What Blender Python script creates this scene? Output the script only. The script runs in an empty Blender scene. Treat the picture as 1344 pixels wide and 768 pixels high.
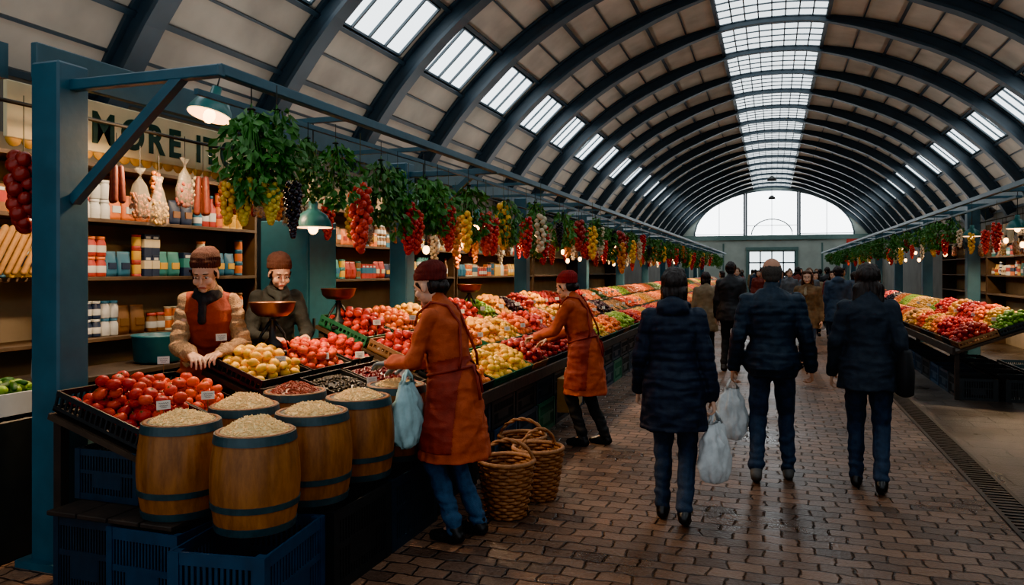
import bpy, bmesh, math, random
import numpy as np
from mathutils import Vector, Matrix, Euler, noise
random.seed(7)
rnd=random.random
def ru(a,b): return a+(b-a)*random.random()
S=bpy.context.scene; COL=S.collection
V=Vector; pi=math.pi; rad=math.radians

# ---------------------------------------------------------------- materials
def hx(h):
    h=h.lstrip('#'); c=[int(h[i:i+2],16)/255 for i in (0,2,4)]
    return tuple((x/12.92 if x<=.04045 else ((x+.055)/1.055)**2.4) for x in c)
MC={}
def M(name,col,rough=.6,var=.15,scale=12,metal=0,bump=0,bscale=None,emit=0,orand=0,trans=0,spec=.5,alpha=1,stretch=None):
    if name in MC: return MC[name]
    if isinstance(col,str): col=hx(col)
    m=bpy.data.materials.new(name); m.use_nodes=True
    nt=m.node_tree; N=nt.nodes; L=nt.links
    b=N['Principled BSDF']
    b.inputs['Roughness'].default_value=rough; b.inputs['Metallic'].default_value=metal
    b.inputs['Specular IOR Level'].default_value=spec
    if trans: b.inputs['Transmission Weight'].default_value=trans
    if alpha<1: b.inputs['Alpha'].default_value=alpha
    tc=N.new('ShaderNodeTexCoord'); vec=tc.outputs['Object']
    if stretch:
        mp=N.new('ShaderNodeMapping'); mp.inputs['Scale'].default_value=stretch; L.new(vec,mp.inputs[0]); vec=mp.outputs[0]
    nz=N.new('ShaderNodeTexNoise'); nz.inputs['Scale'].default_value=scale; nz.inputs['Detail'].default_value=4
    L.new(vec,nz.inputs['Vector'])
    cr=N.new('ShaderNodeValToRGB'); e=cr.color_ramp.elements
    e[0].position=.3; e[1].position=.7
    e[0].color=(*[max(0,c*(1-var)) for c in col],1); e[1].color=(*[min(1,c*(1+var)) for c in col],1)
    L.new(nz.outputs['Fac'],cr.inputs['Fac'])
    out=cr.outputs['Color']
    if orand:
        oi=N.new('ShaderNodeObjectInfo'); hs=N.new('ShaderNodeHueSaturation')
        mr=N.new('ShaderNodeMapRange'); mr.inputs['To Min'].default_value=.5-orand*.004; mr.inputs['To Max'].default_value=.5+orand*.012
        mv=N.new('ShaderNodeMapRange'); mv.inputs['To Min'].default_value=1-orand*.35; mv.inputs['To Max'].default_value=1+orand*.3
        L.new(oi.outputs['Random'],mr.inputs['Value']); L.new(oi.outputs['Random'],mv.inputs['Value'])
        L.new(mr.outputs['Result'],hs.inputs['Hue']); L.new(mv.outputs['Result'],hs.inputs['Value'])
        L.new(out,hs.inputs['Color']); out=hs.outputs['Color']
    L.new(out,b.inputs['Base Color'])
    if bump:
        n2=N.new('ShaderNodeTexNoise'); n2.inputs['Scale'].default_value=bscale or scale*3; n2.inputs['Detail'].default_value=5
        L.new(vec,n2.inputs['Vector'])
        bp=N.new('ShaderNodeBump'); bp.inputs['Strength'].default_value=bump; bp.inputs['Distance'].default_value=.01
        L.new(n2.outputs['Fac'],bp.inputs['Height']); L.new(bp.outputs['Normal'],b.inputs['Normal'])
    if emit:
        b.inputs['Emission Color'].default_value=(*col,1); b.inputs['Emission Strength'].default_value=emit
    MC[name]=m; return m

# ---------------------------------------------------------------- mesh builder
class MB:
    def __init__(s): s.v=[]; s.f=[]; s.m=[]; s.s=[]
    def add(s,vs,fs,mi=0,sm=False):
        o=len(s.v); s.v.extend([tuple(p) for p in vs])
        for f in fs: s.f.append([i+o for i in f]); s.m.append(mi); s.s.append(sm)
    def box(s,c,d,mi=0,R=None,ch=0):
        c=V(c); x,y,z=[k/2 for k in d]
        b=0 if not ch else min(ch,x*.45,y*.45,z*.45)
        if not ch:
            p=[V((i*x,j*y,k*z)) for i in(-1,1) for j in(-1,1) for k in(-1,1)]
            f=[(0,1,3,2),(4,6,7,5),(0,4,5,1),(2,3,7,6),(0,2,6,4),(1,5,7,3)]
            if R is not None: p=[R@q for q in p]
            s.add([q+c for q in p],f,mi); return
        bm=bmesh.new(); bmesh.ops.create_cube(bm,size=1)
        for q in bm.verts: q.co=V((q.co.x*d[0],q.co.y*d[1],q.co.z*d[2]))
        bmesh.ops.bevel(bm,geom=bm.edges[:],offset=b,segments=1,affect='EDGES')
        bm.verts.index_update()
        p=[q.co.copy() for q in bm.verts]; f=[[q.index for q in k.verts] for k in bm.faces]; bm.free()
        if R is not None: p=[R@q for q in p]
        s.add([q+c for q in p],f,mi)
    def frame(s,d):
        d=V(d).normalized(); a=V((0,0,1)) if abs(d.z)<.95 else V((1,0,0))
        x=d.cross(a).normalized(); y=x.cross(d).normalized(); return d,x,y
    def cyl(s,p0,p1,r0,r1=None,n=8,mi=0,sm=True,caps=True):
        if r1 is None: r1=r0
        p0=V(p0);p1=V(p1); d,x,y=s.frame(p1-p0)
        vs=[]
        for p,r in((p0,r0),(p1,r1)):
            for i in range(n):
                a=2*pi*i/n+(pi/4 if n==4 else 0); vs.append(p+(x*math.cos(a)+y*math.sin(a))*r)
        s.add(vs,[(i,(i+1)%n,n+(i+1)%n,n+i) for i in range(n)],mi,sm and n>4)
        if caps: s.add(vs,[list(range(n))[::-1],list(range(n,2*n))],mi)
    def tube(s,pts,r,n=6,mi=0,closed=False):
        pts=[V(p) for p in pts]; k=len(pts); vs=[]
        px=None
        for i,p in enumerate(pts):
            a=pts[(i-1)%k] if (i>0 or closed) else p; b=pts[(i+1)%k] if (i<k-1 or closed) else p
            d=(b-a).normalized()
            if px is None: d,x,y=s.frame(d)
            else: x=(px-d*px.dot(d)).normalized(); y=d.cross(x)
            px=x; rr=r[i] if isinstance(r,(list,tuple)) else r
            for j in range(n):
                t=2*pi*j/n; vs.append(p+(x*math.cos(t)+y*math.sin(t))*rr)
        fs=[]
        for i in range(k if closed else k-1):
            for j in range(n):
                a=i*n+j;b=i*n+(j+1)%n;c=((i+1)%k)*n+(j+1)%n;d=((i+1)%k)*n+j
                fs.append((a,b,c,d))
        if not closed: fs+= [list(range(n))[::-1],[ (k-1)*n+j for j in range(n)]]
        s.add(vs,fs,mi,True)
    def lathe(s,prof,n=24,c=(0,0,0),mi=0,sm=True,mod=None,R=None):
        c=V(c); vs=[];k=len(prof)
        for r,z in prof:
            for j in range(n):
                a=2*pi*j/n; q=r*(mod(a,z) if mod else 1)
                p=V((q*math.cos(a),q*math.sin(a),z)); vs.append((R@p if R is not None else p)+c)
        fs=[]
        for i in range(k-1):
            for j in range(n): fs.append((i*n+j,i*n+(j+1)%n,(i+1)*n+(j+1)%n,(i+1)*n+j))
        if prof[0][0]>1e-4: fs.append(list(range(n))[::-1])
        if prof[-1][0]>1e-4: fs.append([(k-1)*n+j for j in range(n)])
        s.add(vs,fs,mi,sm)
    def sph(s,c,r,R=None,nu=12,nv=8,mi=0,fn=None):
        c=V(c); 
        if not isinstance(r,(tuple,list)): r=(r,r,r)
        vs=[];fs=[]
        vs.append(V((0,0,-1)))
        for i in range(1,nv):
            t=-pi/2+pi*i/nv
            for j in range(nu):
                a=2*pi*j/nu; vs.append(V((math.cos(t)*math.cos(a),math.cos(t)*math.sin(a),math.sin(t))))
        vs.append(V((0,0,1))); L=len(vs)-1
        if fn: vs=[fn(p) for p in vs]
        vs=[V((p.x*r[0],p.y*r[1],p.z*r[2])) for p in vs]
        if R is not None: vs=[R@p for p in vs]
        vs=[p+c for p in vs]
        for j in range(nu): fs.append((0,1+(j+1)%nu,1+j)); fs.append((L,L-nu+j,L-nu+(j+1)%nu))
        for i in range(nv-2):
            for j in range(nu):
                a=1+i*nu; fs.append((a+j,a+(j+1)%nu,a+nu+(j+1)%nu,a+nu+j))
        s.add(vs,fs,mi,True)
    def cap(s,p0,p1,r0,r1,n=10,mi=0):
        p0=V(p0);p1=V(p1)
        if (p1-p0).length<1e-4: return s.sph(p0,r0,mi=mi)
        d,x,y=s.frame(p1-p0); rings=[]
        for t in(-60,-30,0): rings.append((p0+d*r0*math.sin(rad(t)),r0*math.cos(rad(t))))
        for t in(0,30,60): rings.append((p1+d*r1*math.sin(rad(t)),r1*math.cos(rad(t))))
        vs=[p0-d*r0]
        for p,r in rings:
            for j in range(n):
                a=2*pi*j/n; vs.append(p+(x*math.cos(a)+y*math.sin(a))*r)
        vs.append(p1+d*r1); L=len(vs)-1; fs=[]
        for j in range(n): fs.append((0,1+(j+1)%n,1+j)); fs.append((L,L-n+j,L-n+(j+1)%n))
        for i in range(5):
            for j in range(n):
                a=1+i*n; fs.append((a+j,a+(j+1)%n,a+n+(j+1)%n,a+n+j))
        s.add(vs,fs,mi,True)
    def loft(s,secs,n=24,mi=0,caps=True):
        vs=[];k=len(secs)
        for c,rx,ry,R in secs:
            c=V(c)
            for j in range(n):
                a=2*pi*j/n; p=V((rx*math.cos(a),ry*math.sin(a),0)); vs.append((R@p if R is not None else p)+c)
        fs=[]
        for i in range(k-1):
            for j in range(n): fs.append((i*n+j,i*n+(j+1)%n,(i+1)*n+(j+1)%n,(i+1)*n+j))
        if caps: fs.append(list(range(n))[::-1]); fs.append([(k-1)*n+j for j in range(n)])
        s.add(vs,fs,mi,True)
    def mesh(s,name,mats):
        me=bpy.data.meshes.new(name); me.from_pydata(s.v,[],s.f)
        for m in mats: me.materials.append(m)
        me.polygons.foreach_set('material_index',s.m); me.polygons.foreach_set('use_smooth',s.s)
        me.update(); return me

def tag(o,label=None,cat=None,group=None,kind=None):
    if label: o['label']=label
    if cat: o['category']=cat
    if group: o['group']=group
    if kind: o['kind']=kind
def mk(name,mb,mats,loc=(0,0,0),rot=(0,0,0),parent=None,label=None,cat=None,group=None,kind=None,sc=None):
    me=mb if isinstance(mb,bpy.types.Mesh) else mb.mesh(name,mats if isinstance(mats,(list,tuple)) else [mats])
    o=bpy.data.objects.new(name,me); COL.objects.link(o)
    o.location=loc; o.rotation_euler=rot
    if sc is not None: o.scale=(sc,sc,sc) if not isinstance(sc,(tuple,list)) else sc
    if parent: o.parent=parent
    tag(o,label,cat,group,kind); return o
def empty(name,loc=(0,0,0),rot=(0,0,0),**k):
    o=bpy.data.objects.new(name,None); COL.objects.link(o); o.location=loc;o.rotation_euler=rot; o.empty_display_size=.1
    tag(o,**k); return o
KIDS={}
def kids(o):
    if o.name not in KIDS: KIDS[o.name]=[c for c in bpy.data.objects if c.parent==o]
    return KIDS[o.name]
def dup(o,parent=None):
    n=o.copy(); COL.objects.link(n)
    if parent: n.parent=parent
    for c in kids(o): dup(c,n)
    return n
def spread(build,xfs,group=None):
    first=None; out=[]
    for i,x in enumerate(xfs):
        if first is None: o=first=build(); 
        else: o=dup(first)
        o.location=x[0]; o.rotation_euler=x[1] if len(x)>1 else (0,0,0)
        if len(x)>2:
            q=x[2]; o.scale=(q,q,q) if not isinstance(q,tuple) else q
        if group: o['group']=group
        out.append(o)
    return out
def remesh(mb,voxel,it=2,fn=None,fac=.5):
    me=mb.mesh('tmp',[]); o=bpy.data.objects.new('tmp',me); COL.objects.link(o)
    m=o.modifiers.new('r','REMESH'); m.mode='VOXEL'; m.voxel_size=voxel
    if it: q=o.modifiers.new('s','SMOOTH'); q.iterations=it; q.factor=fac
    dg=bpy.context.evaluated_depsgraph_get()
    r=bpy.data.meshes.new_from_object(o.evaluated_get(dg)); 
    bpy.data.objects.remove(o); bpy.data.meshes.remove(me)
    if fn:
        ns=[v.normal.copy() for v in r.vertices]
        for v,nn in zip(r.vertices,ns): v.co=fn(v.co.copy(),nn)
    r.polygons.foreach_set('use_smooth',[True]*len(r.polygons)); r.update()
    return r
def bentmesh(me,keep):
    bm=bmesh.new(); bm.from_mesh(me)
    d=[f for f in bm.faces if not keep(f.calc_center_median(),f.normal)]
    bmesh.ops.delete(bm,geom=d,context='FACES'); bm.to_mesh(me); bm.free(); return me

# ---------------------------------------------------------------- colours
steel=M('painted_steel','#2a5161',.45,.15,6,bump=.1)
ribm=M('rib_steel','#2b3b46',.5,.15,3)
woodd=M('dark_wood','#2a1f17',.7,.3,9,bump=.3)
woodm=M('mid_wood','#7a5532',.65,.25,9,bump=.3)
paper=M('white_card','#d9d4c8',.7,.05)
ink=M('dark_ink','#23262b',.6,.05)
blackp=M('black_plastic','#171c1f',.45,.2)
bluep=M('blue_plastic','#123650',.45,.2)
navyp=M('navy_plastic','#122b3c',.45,.15)
greenp=M('green_plastic','#1d5a40',.45,.15)
skin=M('skin','#d0a084',.5,.06,20)
wire=M('thin_wire','#20201e',.6,.1)
leafm=M('leaf_green','#3f6e2e',.5,.5,14,orand=.6)
bulbm=M('bulb_glow','#ffbe74',.3,0,emit=24)

# ---------------------------------------------------------------- people
def ik(Sh,W,l1,l2,pole):
    d=W-Sh; L=min(d.length,(l1+l2)*.995); u=d.normalized(); W=Sh+u*L
    a=(l1*l1-l2*l2+L*L)/(2*L); h=math.sqrt(max(0,l1*l1-a*a))
    p=pole-u*pole.dot(u); p.normalize()
    return Sh+u*a+p*h, W
def hand(mb,W,d,n,t,curl,g=0):
    mb.cap(W-d*.02,W+d*.02,.024+g,.024+g)
    for i,(off,ln) in enumerate([(.033,.074),(.011,.082),(-.011,.076),(-.032,.06)]):
        b=W+d*.015+t*off*.55; k=W+d*.088+t*off-d*abs(off)*.15
        mb.cap(b,k,.0135+g,.011+g,8)
        p=k
        for s_,(fr,r) in enumerate([(.45,.009),(.32,.0083),(.25,.0075)]):
            a=curl*(s_+1)*(.75+.12*i); dv=(d+t*off*2.2).normalized()*math.cos(a)+n*math.sin(a)
            q=p+dv*ln*fr; mb.cap(p,q,r+g,r*.92+g,8); p=q
    b=W+d*.025+t*.024; p1=b+(d*.55+t*.65+n*.4).normalized()*.045; p2=p1+(d*.85+t*.15+n*.5).normalized()*.034
    mb.cap(b,p1,.014+g,.0105+g,8); mb.cap(p1,p2,.0105+g,.0085+g,8)
def person(loc,yaw,H,label,lean=0,wl=None,wr=None,hp=0,hy=0,feet=((-.1,0,0),(.1,0,0)),coat=None,hem=.75,quilt=0,g=.03,flare=.03,
           trous=None,shoe=None,hair=None,hairm=None,hat=None,scarf=None,apron=None,apr_hem=None,vest=None,glove=None,hood=None,
           curl=.45,vox=.0055,polel=None,poler=None,skinm=None,face=True,hdl=None,hdr=None,group=None,collar=True,sw=.16,fold_=.011,baggy=0):
    sk=skinm or skin
    hip=V((0,0,.92)); RL=Matrix.Rotation(-rad(lean),3,'X'); U=lambda p: hip+RL@(V(p)-hip)
    RH=Matrix.Rotation(rad(hy),3,'Z')@Matrix.Rotation(-rad(hp),3,'X')
    nb=U((0,0,1.40)); nt_=U((0,.012,1.475)); hc=nt_+RH@V((0,.022,.1))
    SL=U((-sw,0,1.365)); SR=U((sw,0,1.365))
    wl=V(wl) if wl else V((-.23,.06,.84)); wr=V(wr) if wr else V((.23,.06,.84))
    EL,WL=ik(SL,wl,.285,.255,V(polel or (-.3,-1,-.2))); ER,WR=ik(SR,wr,.285,.255,V(poler or (.3,-1,-.2)))
    dl=V(hdl).normalized() if hdl else (WL-EL).normalized(); dr=V(hdr).normalized() if hdr else (WR-ER).normalized()
    A=[];K=[];HP=[V((-.085,0,.9)),V((.085,0,.9))]
    for i,(fx,fy,pt) in enumerate(feet):
        toe=V((fx,fy+.08,0)); R=Matrix.Rotation(-rad(pt),3,'X')
        A.append((V((fx,fy-.05,.09)),R,toe))
    AN=[toe+R@(a-toe) for a,R,toe in A]
    for i in range(2):
        k,_=ik(HP[i],AN[i],.43,.42,V((0,1,0))); K.append(k)
    def torso(mb,g,top=1.45,bot=.84):
        ws=sw/.16
        secs=[(.80,.13,.095,0),(.86,.16,.115,-.005),(.95,.158,.118,-.005),(1.08,.126,.096,0),(1.2,.140*ws,.108,.005),(1.3,.155*ws,.115,.008),(1.36,.145*ws,.095,0),(1.41,.10*ws,.075,0),(1.46,.055,.054,.004)]
        mb.loft([(U((0,y,z)),rx+g,ry+g,RL) for z,rx,ry,y in secs if bot-.05<=z<=top+.02])
    def arms(mb,g,endf=1.0):
        for Sx,E,W in((SL,EL,WL),(SR,ER,WR)):
            mb.cap(Sx,E,.045+g,.036+g); mb.cap(E,E+(W-E)*endf,.036+g,.024+g)
    def headp(mb):
        h=lambda p: hc+RH@V(p)
        mb.cap(nb,nt_+RH@V((0,0,.03)),.052,.047)
        mb.sph(h((0,-.008,.022)),(.074,.092,.096),RH,16,12)
        mb.sph(h((0,.020,-.048)),(.056,.066,.058),RH)
        mb.sph(h((0,.068,-.088)),(.021,.018,.016),RH)
        mb.cap(h((0,.087,.006)),h((0,.102,-.024)),.0065,.0100)
        mb.cap(h((-.033,.075,.028)),h((.033,.075,.028)),.0100,.0100)
        for sx in(-1,1):
            mb.sph(h((sx*.074,-.006,-.012)),(.009,.02,.03),RH)
            mb.sph(h((sx*.037,.063,-.032)),(.024,.022,.024),RH)
        mb.cap(h((-.016,.083,-.06)),h((.016,.083,-.06)),.0075,.0075)
    mb=MB(); torso(mb,0); arms(mb,0); headp(mb)
    def hands(mb,g=0):
        for W,E,d,sx in((WL,EL,dl,-1),(WR,ER,dr,1)):
            inn=V((-sx,0,0)); n=(inn-d*inn.dot(d)).normalized()
            if d.y>.6 : n=(V((0,0,-1))-d*V((0,0,-1)).dot(d)).normalized()
            fw=V((0,1,0)); t=(fw-d*fw.dot(d)-n*fw.dot(n))
            if d.y>.6 or t.length<.2: t=V((-sx,0,0)); t=t-d*t.dot(d)-n*t.dot(n)
            t.normalize(); hand(mb,W,d,n,t,curl,g)
    hands(mb)
    for i in range(2):
        mb.cap(HP[i],K[i],.08,.052); mb.cap(K[i],AN[i],.05,.034)
        R=A[i][1]; mb.cap(AN[i],AN[i]+R@V((0,.11,-.05)),.032,.022)
    body=mk('person',remesh(mb,vox,2),[sk],loc,(0,0,rad(yaw)),label=label,cat='person',group=group,sc=H/1.7)
    body.data.materials.append(sk)
    def child(name,me,mat,lab=None):
        me.materials.append(mat); o=bpy.data.objects.new(name,me); COL.objects.link(o); o.parent=body
        if lab: o['label']=lab
        return o
    v2=max(vox*1.6,.009)
    mb=MB()
    for i in range(2):
        mb.cap(HP[i],K[i],.094,.068); mb.cap(K[i],AN[i]+V((0,0,.0)),.066,.052)
    mb.loft([(V((0,0,z)),rx,ry,None) for z,rx,ry in((.8,.15,.11),(.86,.172,.127),(1.0,.165,.125))])
    def fold(p,n):
        k=max(0,1-p.z/.45)
        return p+n*(noise.noise(V((p.x*12,p.y*12,p.z*16)))*.012+k*.006*math.sin(p.z*95+noise.noise(p*9)*5))
    child('trousers',remesh(mb,v2,2,fold),trous)
    for i in range(2):
        mb=MB(); R=A[i][1]; P=AN[i]
        mb.cap(P+V((0,0,.0)),P+R@V((0,-.015,-.04)),.045,.045)
        mb.cap(P+R@V((0,-.025,-.048)),P+R@V((0,.13,-.056)),.042,.034); mb.cap(P+R@V((0,.08,-.056)),P+R@V((0,.145,-.06)),.043,.033)
        mb.cap(P+R@V((0,.0,-.02)),P+R@V((0,.1,-.045)),.036,.03)
        toe=A[i][2]
        def fl(p,n,R=R,toe=toe):
            q=R.transposed()@(p-toe); q.z=max(q.z,.001); return toe+R@q
        child('shoe',remesh(mb,.008,2,fl),shoe)
    mb=MB(); ga=min(g*.45,.018)+.008; torso(mb,g)
    if baggy:
        for Sx,E,W in((SL,EL,WL),(SR,ER,WR)):
            mb.cap(Sx,E,.055,.050+baggy); mb.cap(E,E+(W-E)*.84,.050+baggy,.042+baggy); mb.cap(E+(W-E)*.80,E+(W-E)*1.0,.033,.033)
        for Sx in (SL,SR): mb.sph(Sx,.057)
    else:
        arms(mb,ga,.95)
        for Sx in (SL,SR): mb.sph(Sx,.047+ga)
    hx_=.163+g+.005; secs=[(.98,hx_-.008,.12+g),(.9,hx_+.003,.125+g)]
    z=.9
    while z>hem+.01:
        z=max(hem,z-.08); k=(.9-z)/.45; secs.append((z,hx_+flare*k+.002,.13+g+flare*k))
    cz=[(V((0,0,z_)) if z_<.93 else U((0,0,z_)),a,b,None) for z_,a,b in secs]
    mb.loft(cz[::-1])
    if collar: mb.cap(U((0,-.01,1.42)),U((0,.0,1.475)),.070,.062)
    if hood: 
        mb.sph(U((0,-.08,1.43)),(.11,.065,.075)); mb.cap(U((-.08,-.02,1.45)),U((-.05,.06,1.42)),.036,.028); mb.cap(U((.08,-.02,1.45)),U((.05,.06,1.42)),.036,.028)
    def cf(p,n):
        fo=noise.noise(V((p.x*9+p.z*5,p.y*9,p.z*11-p.x*5)))
        q=p+n*(fo*fold_*.7+noise.noise(V((p.x*24,p.y*24,p.z*13)))*.005-abs(noise.noise(V((p.x*8,p.y*8,p.z*18))))*.012+.003)
        if quilt and p.z<1.43: q+=n*(abs(math.sin(pi*(p.z+.015*noise.noise(V((p.x*6,p.y*6,p.z*3))))/quilt))**.5*.005-.003)
        return q
    def sf(p,n):   # knitted sweater: drape folds that ring the sleeves
        q=cf(p,n)
        for Sx,E,W in((SL,EL,WL),(SR,ER,WR)):
            for A_,B_ in((Sx,E),(E,W)):
                t=(p-A_).dot(B_-A_)/(B_-A_).length_squared
                if 0<t<1 and (p-A_-(B_-A_)*t).length<.085:
                    return q+n*(.005*math.sin(t*26+3*noise.noise(p*14))*(1 if t>.15 else 0))
        return q
    cm=remesh(mb,v2 if not vest else .007,2,sf if vest else cf); child('coat' if not vest else 'sweater',cm,coat)
    if vest:
        mb=MB(); torso(mb,g+.012,1.42)
        for sx in(-1,1): mb.cap(U((sx*.05,0,1.41)),U((sx*(sw-.014),0,1.370)),.045,.053)
        mb.loft([(V((0,0,z_)),a+.012,b+.012,None) for z_,a,b in [(hem,hx_+flare,.13+g+flare),(.92,hx_+.003,.125+g)]])
        child('vest',remesh(mb,v2,2,cf),vest)
    if apron:
        ah=apr_hem or hem; mb=MB(); torso(mb,g+.008,1.36)
        k=(.9-ah)/.45
        mb.loft([(V((0,0,ah)),hx_+flare*k+.012,.13+g+flare*k+.012,None),(V((0,0,.9)),hx_+.016,.137+g,None),(U((0,0,.98)),hx_+.002,.128+g,None)])
        am=remesh(mb,v2,2,cf)
        def keep(c,n):
            if abs(n.z)>.93 and c.z<ah+.03: return False
            q=hip+RL.transposed()@(c-hip)
            if q.z>1.1: return q.y>.03 and abs(q.x)<.13 and q.z<1.36
            return c.y>-.10
        child('apron',bentmesh(am,keep),apron)
        mb=MB(); w=[(U((0,0,1.03))+RL@V(((.146+g)*math.cos(a),(.115+g)*math.sin(a),0))) for a in [2*pi*i/28 for i in range(28)]]
        mb.tube(w,.010,6,0,True)
        for sx in(-1,1):
            mb.tube([U((sx*.1,.11+g,1.34)),U((sx*.1,.075+g,1.41)),U((sx*.09,0,1.45+g*.5)),U((sx*.06,-.07-g,1.42)),U((sx*.03,-.11-g,1.3)),U((sx*.1,-.115-g,1.1)),U((sx*.12,-.095-g,1.03))],.009)
        mb.tube([U((.0,-.13-g,1.03)),U((.02,-.15-g,.96)),U((.03,-.14-g,.86))],.01); mb.tube([U((.0,-.13-g,1.03)),U((-.02,-.15-g,.95)),U((-.03,-.145-g,.82))],.01)
        ap2=mb.mesh('apron_tie',[]); child('apron_tie',ap2,apron)
    if glove:
        mb=MB(); hands(mb,.0028); 
        for W,E in((WL,EL),(WR,ER)): mb.cap(W+(E-W)*.25,W,.036,.03)
        child('gloves',remesh(mb,.005,1),glove)
    h=lambda p: hc+RH@V(p)
    if scarf:
        mb=MB()
        for k,(zz,r) in enumerate(((0,.028),(.028,.022))):
            pts=[nt_+V((.066*math.cos(a),.064*math.sin(a)+.005,-.065+zz+.01*math.sin(3*a+k)-.02*math.sin(a))) for a in [2*pi*i/12 for i in range(12)]]
            for i in range(12): mb.cap(pts[i],pts[(i+1)%12],r,r)
        mb.cap(nt_+V((.02,.08,-.08)),U((.02,.13+g,1.29)),.026,.028)
        child('scarf',remesh(mb,.009,2,lambda p,n:p+n*noise.noise(p*35)*.006),scarf)
    if hat:
        mb=MB(); RHat=RH@Matrix.Rotation(rad(18),3,'X')
        hh=lambda p: hc+RHat@V(p)
        mb.loft([(hh((0,yy,z)),rx,ry,RHat) for z,rx,ry,yy in((.042,.081,.098,-.014),(.065,.086,.104,-.014),(.1,.086,.104,-.02),(.132,.074,.088,-.028),(.155,.05,.06,-.034),(.166,.014,.018,-.036))])
        mb.loft([(hh((0,-.014,z)),rx,ry,RHat) for z,rx,ry in((.036,.084,.101),(.042,.089,.106),(.074,.09,.107),(.081,.086,.102))])
        def rib(p,n):
            q=RHat.transposed()@(p-hc); a=math.atan2(q.y,q.x); return p+n*(.0022*math.sin(a*34)+noise.noise(p*22)*.006*(q.z>.085))
        child('beanie',remesh(mb,.006,1,rib),hat)
    if hair:
        mb=MB()
        if hair=='bob':
            mb.sph(h((0,-.022,.03)),(.084,.094,.098),RH,16,12); mb.sph(h((0,-.04,-.04)),(.086,.07,.09),RH,16,12)
            for sx in(-1,1): mb.cap(h((sx*.07,.02,.03)),h((sx*.072,.0,-.1)),.02,.016); mb.cap(h((sx*.04,-.06,-.04)),h((sx*.045,-.055,-.125)),.04,.028)
            mb.cap(h((-.04,.05,.09)),h((.04,.05,.09)),.03,.03)
        elif hair=='long':
            mb.sph(h((0,-.022,.03)),(.083,.093,.096),RH,16,12); mb.sph(h((0,-.045,-.06)),(.085,.062,.11),RH,16,12)
            for q in(-.065,-.03,.01,.04,.068): mb.cap(h((q,-.06,-.06)),h((q*1.3,-.085,-.25+abs(q)*.3)),.04,.018)
            for sx in(-1,1): mb.cap(h((sx*.07,.02,.03)),h((sx*.082,.0,-.19)),.02,.018)
            mb.cap(h((-.04,.05,.09)),h((.04,.05,.09)),.03,.03)
        elif hair=='short':
            mb.sph(h((0,-.016,.034)),(.081,.094,.096),RH,16,12); mb.sph(h((0,-.05,-.02)),(.066,.055,.055),RH)
        elif hair=='fringe':
            mb.sph(h((0,-.020,.012)),(.0772,.0855,.084),RH,16,12); mb.sph(h((0,-.05,-.03)),(.06,.05,.045),RH)
        elif hair=='bun':
            mb.sph(h((0,-.04,.0)),(.074,.07,.072),RH,16,12); mb.sph(h((0,-.108,-.03)),(.04,.034,.038),RH)
            for sx in(-1,1): mb.cap(h((sx*.071,.035,.03)),h((sx*.07,.0,-.04)),.009,.008)
        am_=.25 if hair=='fringe' else 1
        child('hair',remesh(mb,.0065,1,lambda p,n:p+n*(noise.noise(V((p.x*90,p.y*90,p.z*12)))*.008+noise.noise(V((p.x*26,p.y*26,p.z*6)))*.009)*am_),hairm)
    if face:
        for sx in(-1,1):
            mb=MB(); mb.sph(h((sx*.030,.0765,.006)),(.0135,.009,.0085),RH); child('eye',mb.mesh('eye',[]),M('eye_white','#d0c8c0',.3,.02))
            mb=MB(); mb.sph(h((sx*.030,.0838,.004)),(.0062,.004,.0062),RH); child('iris',mb.mesh('iris',[]),ink)
            mb=MB(); mb.cap(h((sx*.017,.0865,.028)),h((sx*.045,.078,.028)),.0034,.0024,6); child('eyebrow',mb.mesh('eyebrow',[]),M('brow_hair','#2a1c15',.8,.1))
            mb=MB(); mb.cap(h((sx*.018,.0845,.0135)),h((sx*.043,.077,.0125)),.0036,.0028,6); child('eyelid',mb.mesh('eyelid',[]),M('eyelid_skin','#8a5f4a',.6,.1))
        mb=MB(); mb.cap(h((-.019,.0875,-.0625)),h((.019,.0875,-.0625)),.0045,.0045,6); mb.cap(h((-.014,.089,-.057)),h((.014,.089,-.057)),.0038,.0038,6); child('mouth',mb.mesh('mouth',[]),M('lips','#a85448',.5,.05))
    k=H/1.7; Rz=Matrix.Rotation(rad(yaw),3,'Z')
    wd=lambda p: V(loc)+Rz@(V(p)*k)
    return body,dict(WL=wd(WL),WR=wd(WR),HL=wd(WL+dl*.085),HR=wd(WR+dr*.085),SR=wd(SR),SL=wd(SL),EL=wd(EL))

navy=M('navy_nylon','#172131',.62,.2,25,bump=.15,spec=.3); navy2=M('dark_blue_nylon','#1a2836',.58,.2,25,bump=.15,spec=.3); navy3=M('midnight_wool','#17212d',.8,.2,25,bump=.2)
jean=M('dark_jeans','#1e2f44',.8,.25,30,bump=.3,bscale=150); jean2=M('blue_jeans','#2c4a68',.8,.25,30,bump=.3,bscale=150)
blackc=M('black_cloth','#131417',.8,.2,25); blacks=M('black_leather','#0f0f11',.35,.2)
rust=M('rust_wool','#a2421f',.85,.2,18,bump=.3,bscale=120); rustd=M('dark_rust_cloth','#7c281a',.8,.2,18,bump=.3,bscale=120)
rustv=M('brick_vest','#8e341c',.8,.15,18,bump=.25,bscale=120)
beige=M('oat_wool','#ab8762',.95,.25,60,bump=.9,bscale=120); maroon=M('maroon_knit','#5a201c',.95,.2,30,bump=.4,bscale=140)
brownk=M('brown_knit','#4a2922',.95,.2,30,bump=.4,bscale=140); charc=M('charcoal_cloth','#202228',.9,.2,25,bump=.3)
hairb=M('dark_brown_hair','#1f1512',.5,.5,40,stretch=(3,3,.4),bump=.5,bscale=60); greyh=M('grey_hair','#3c3733',.85,.3,90)
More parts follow.
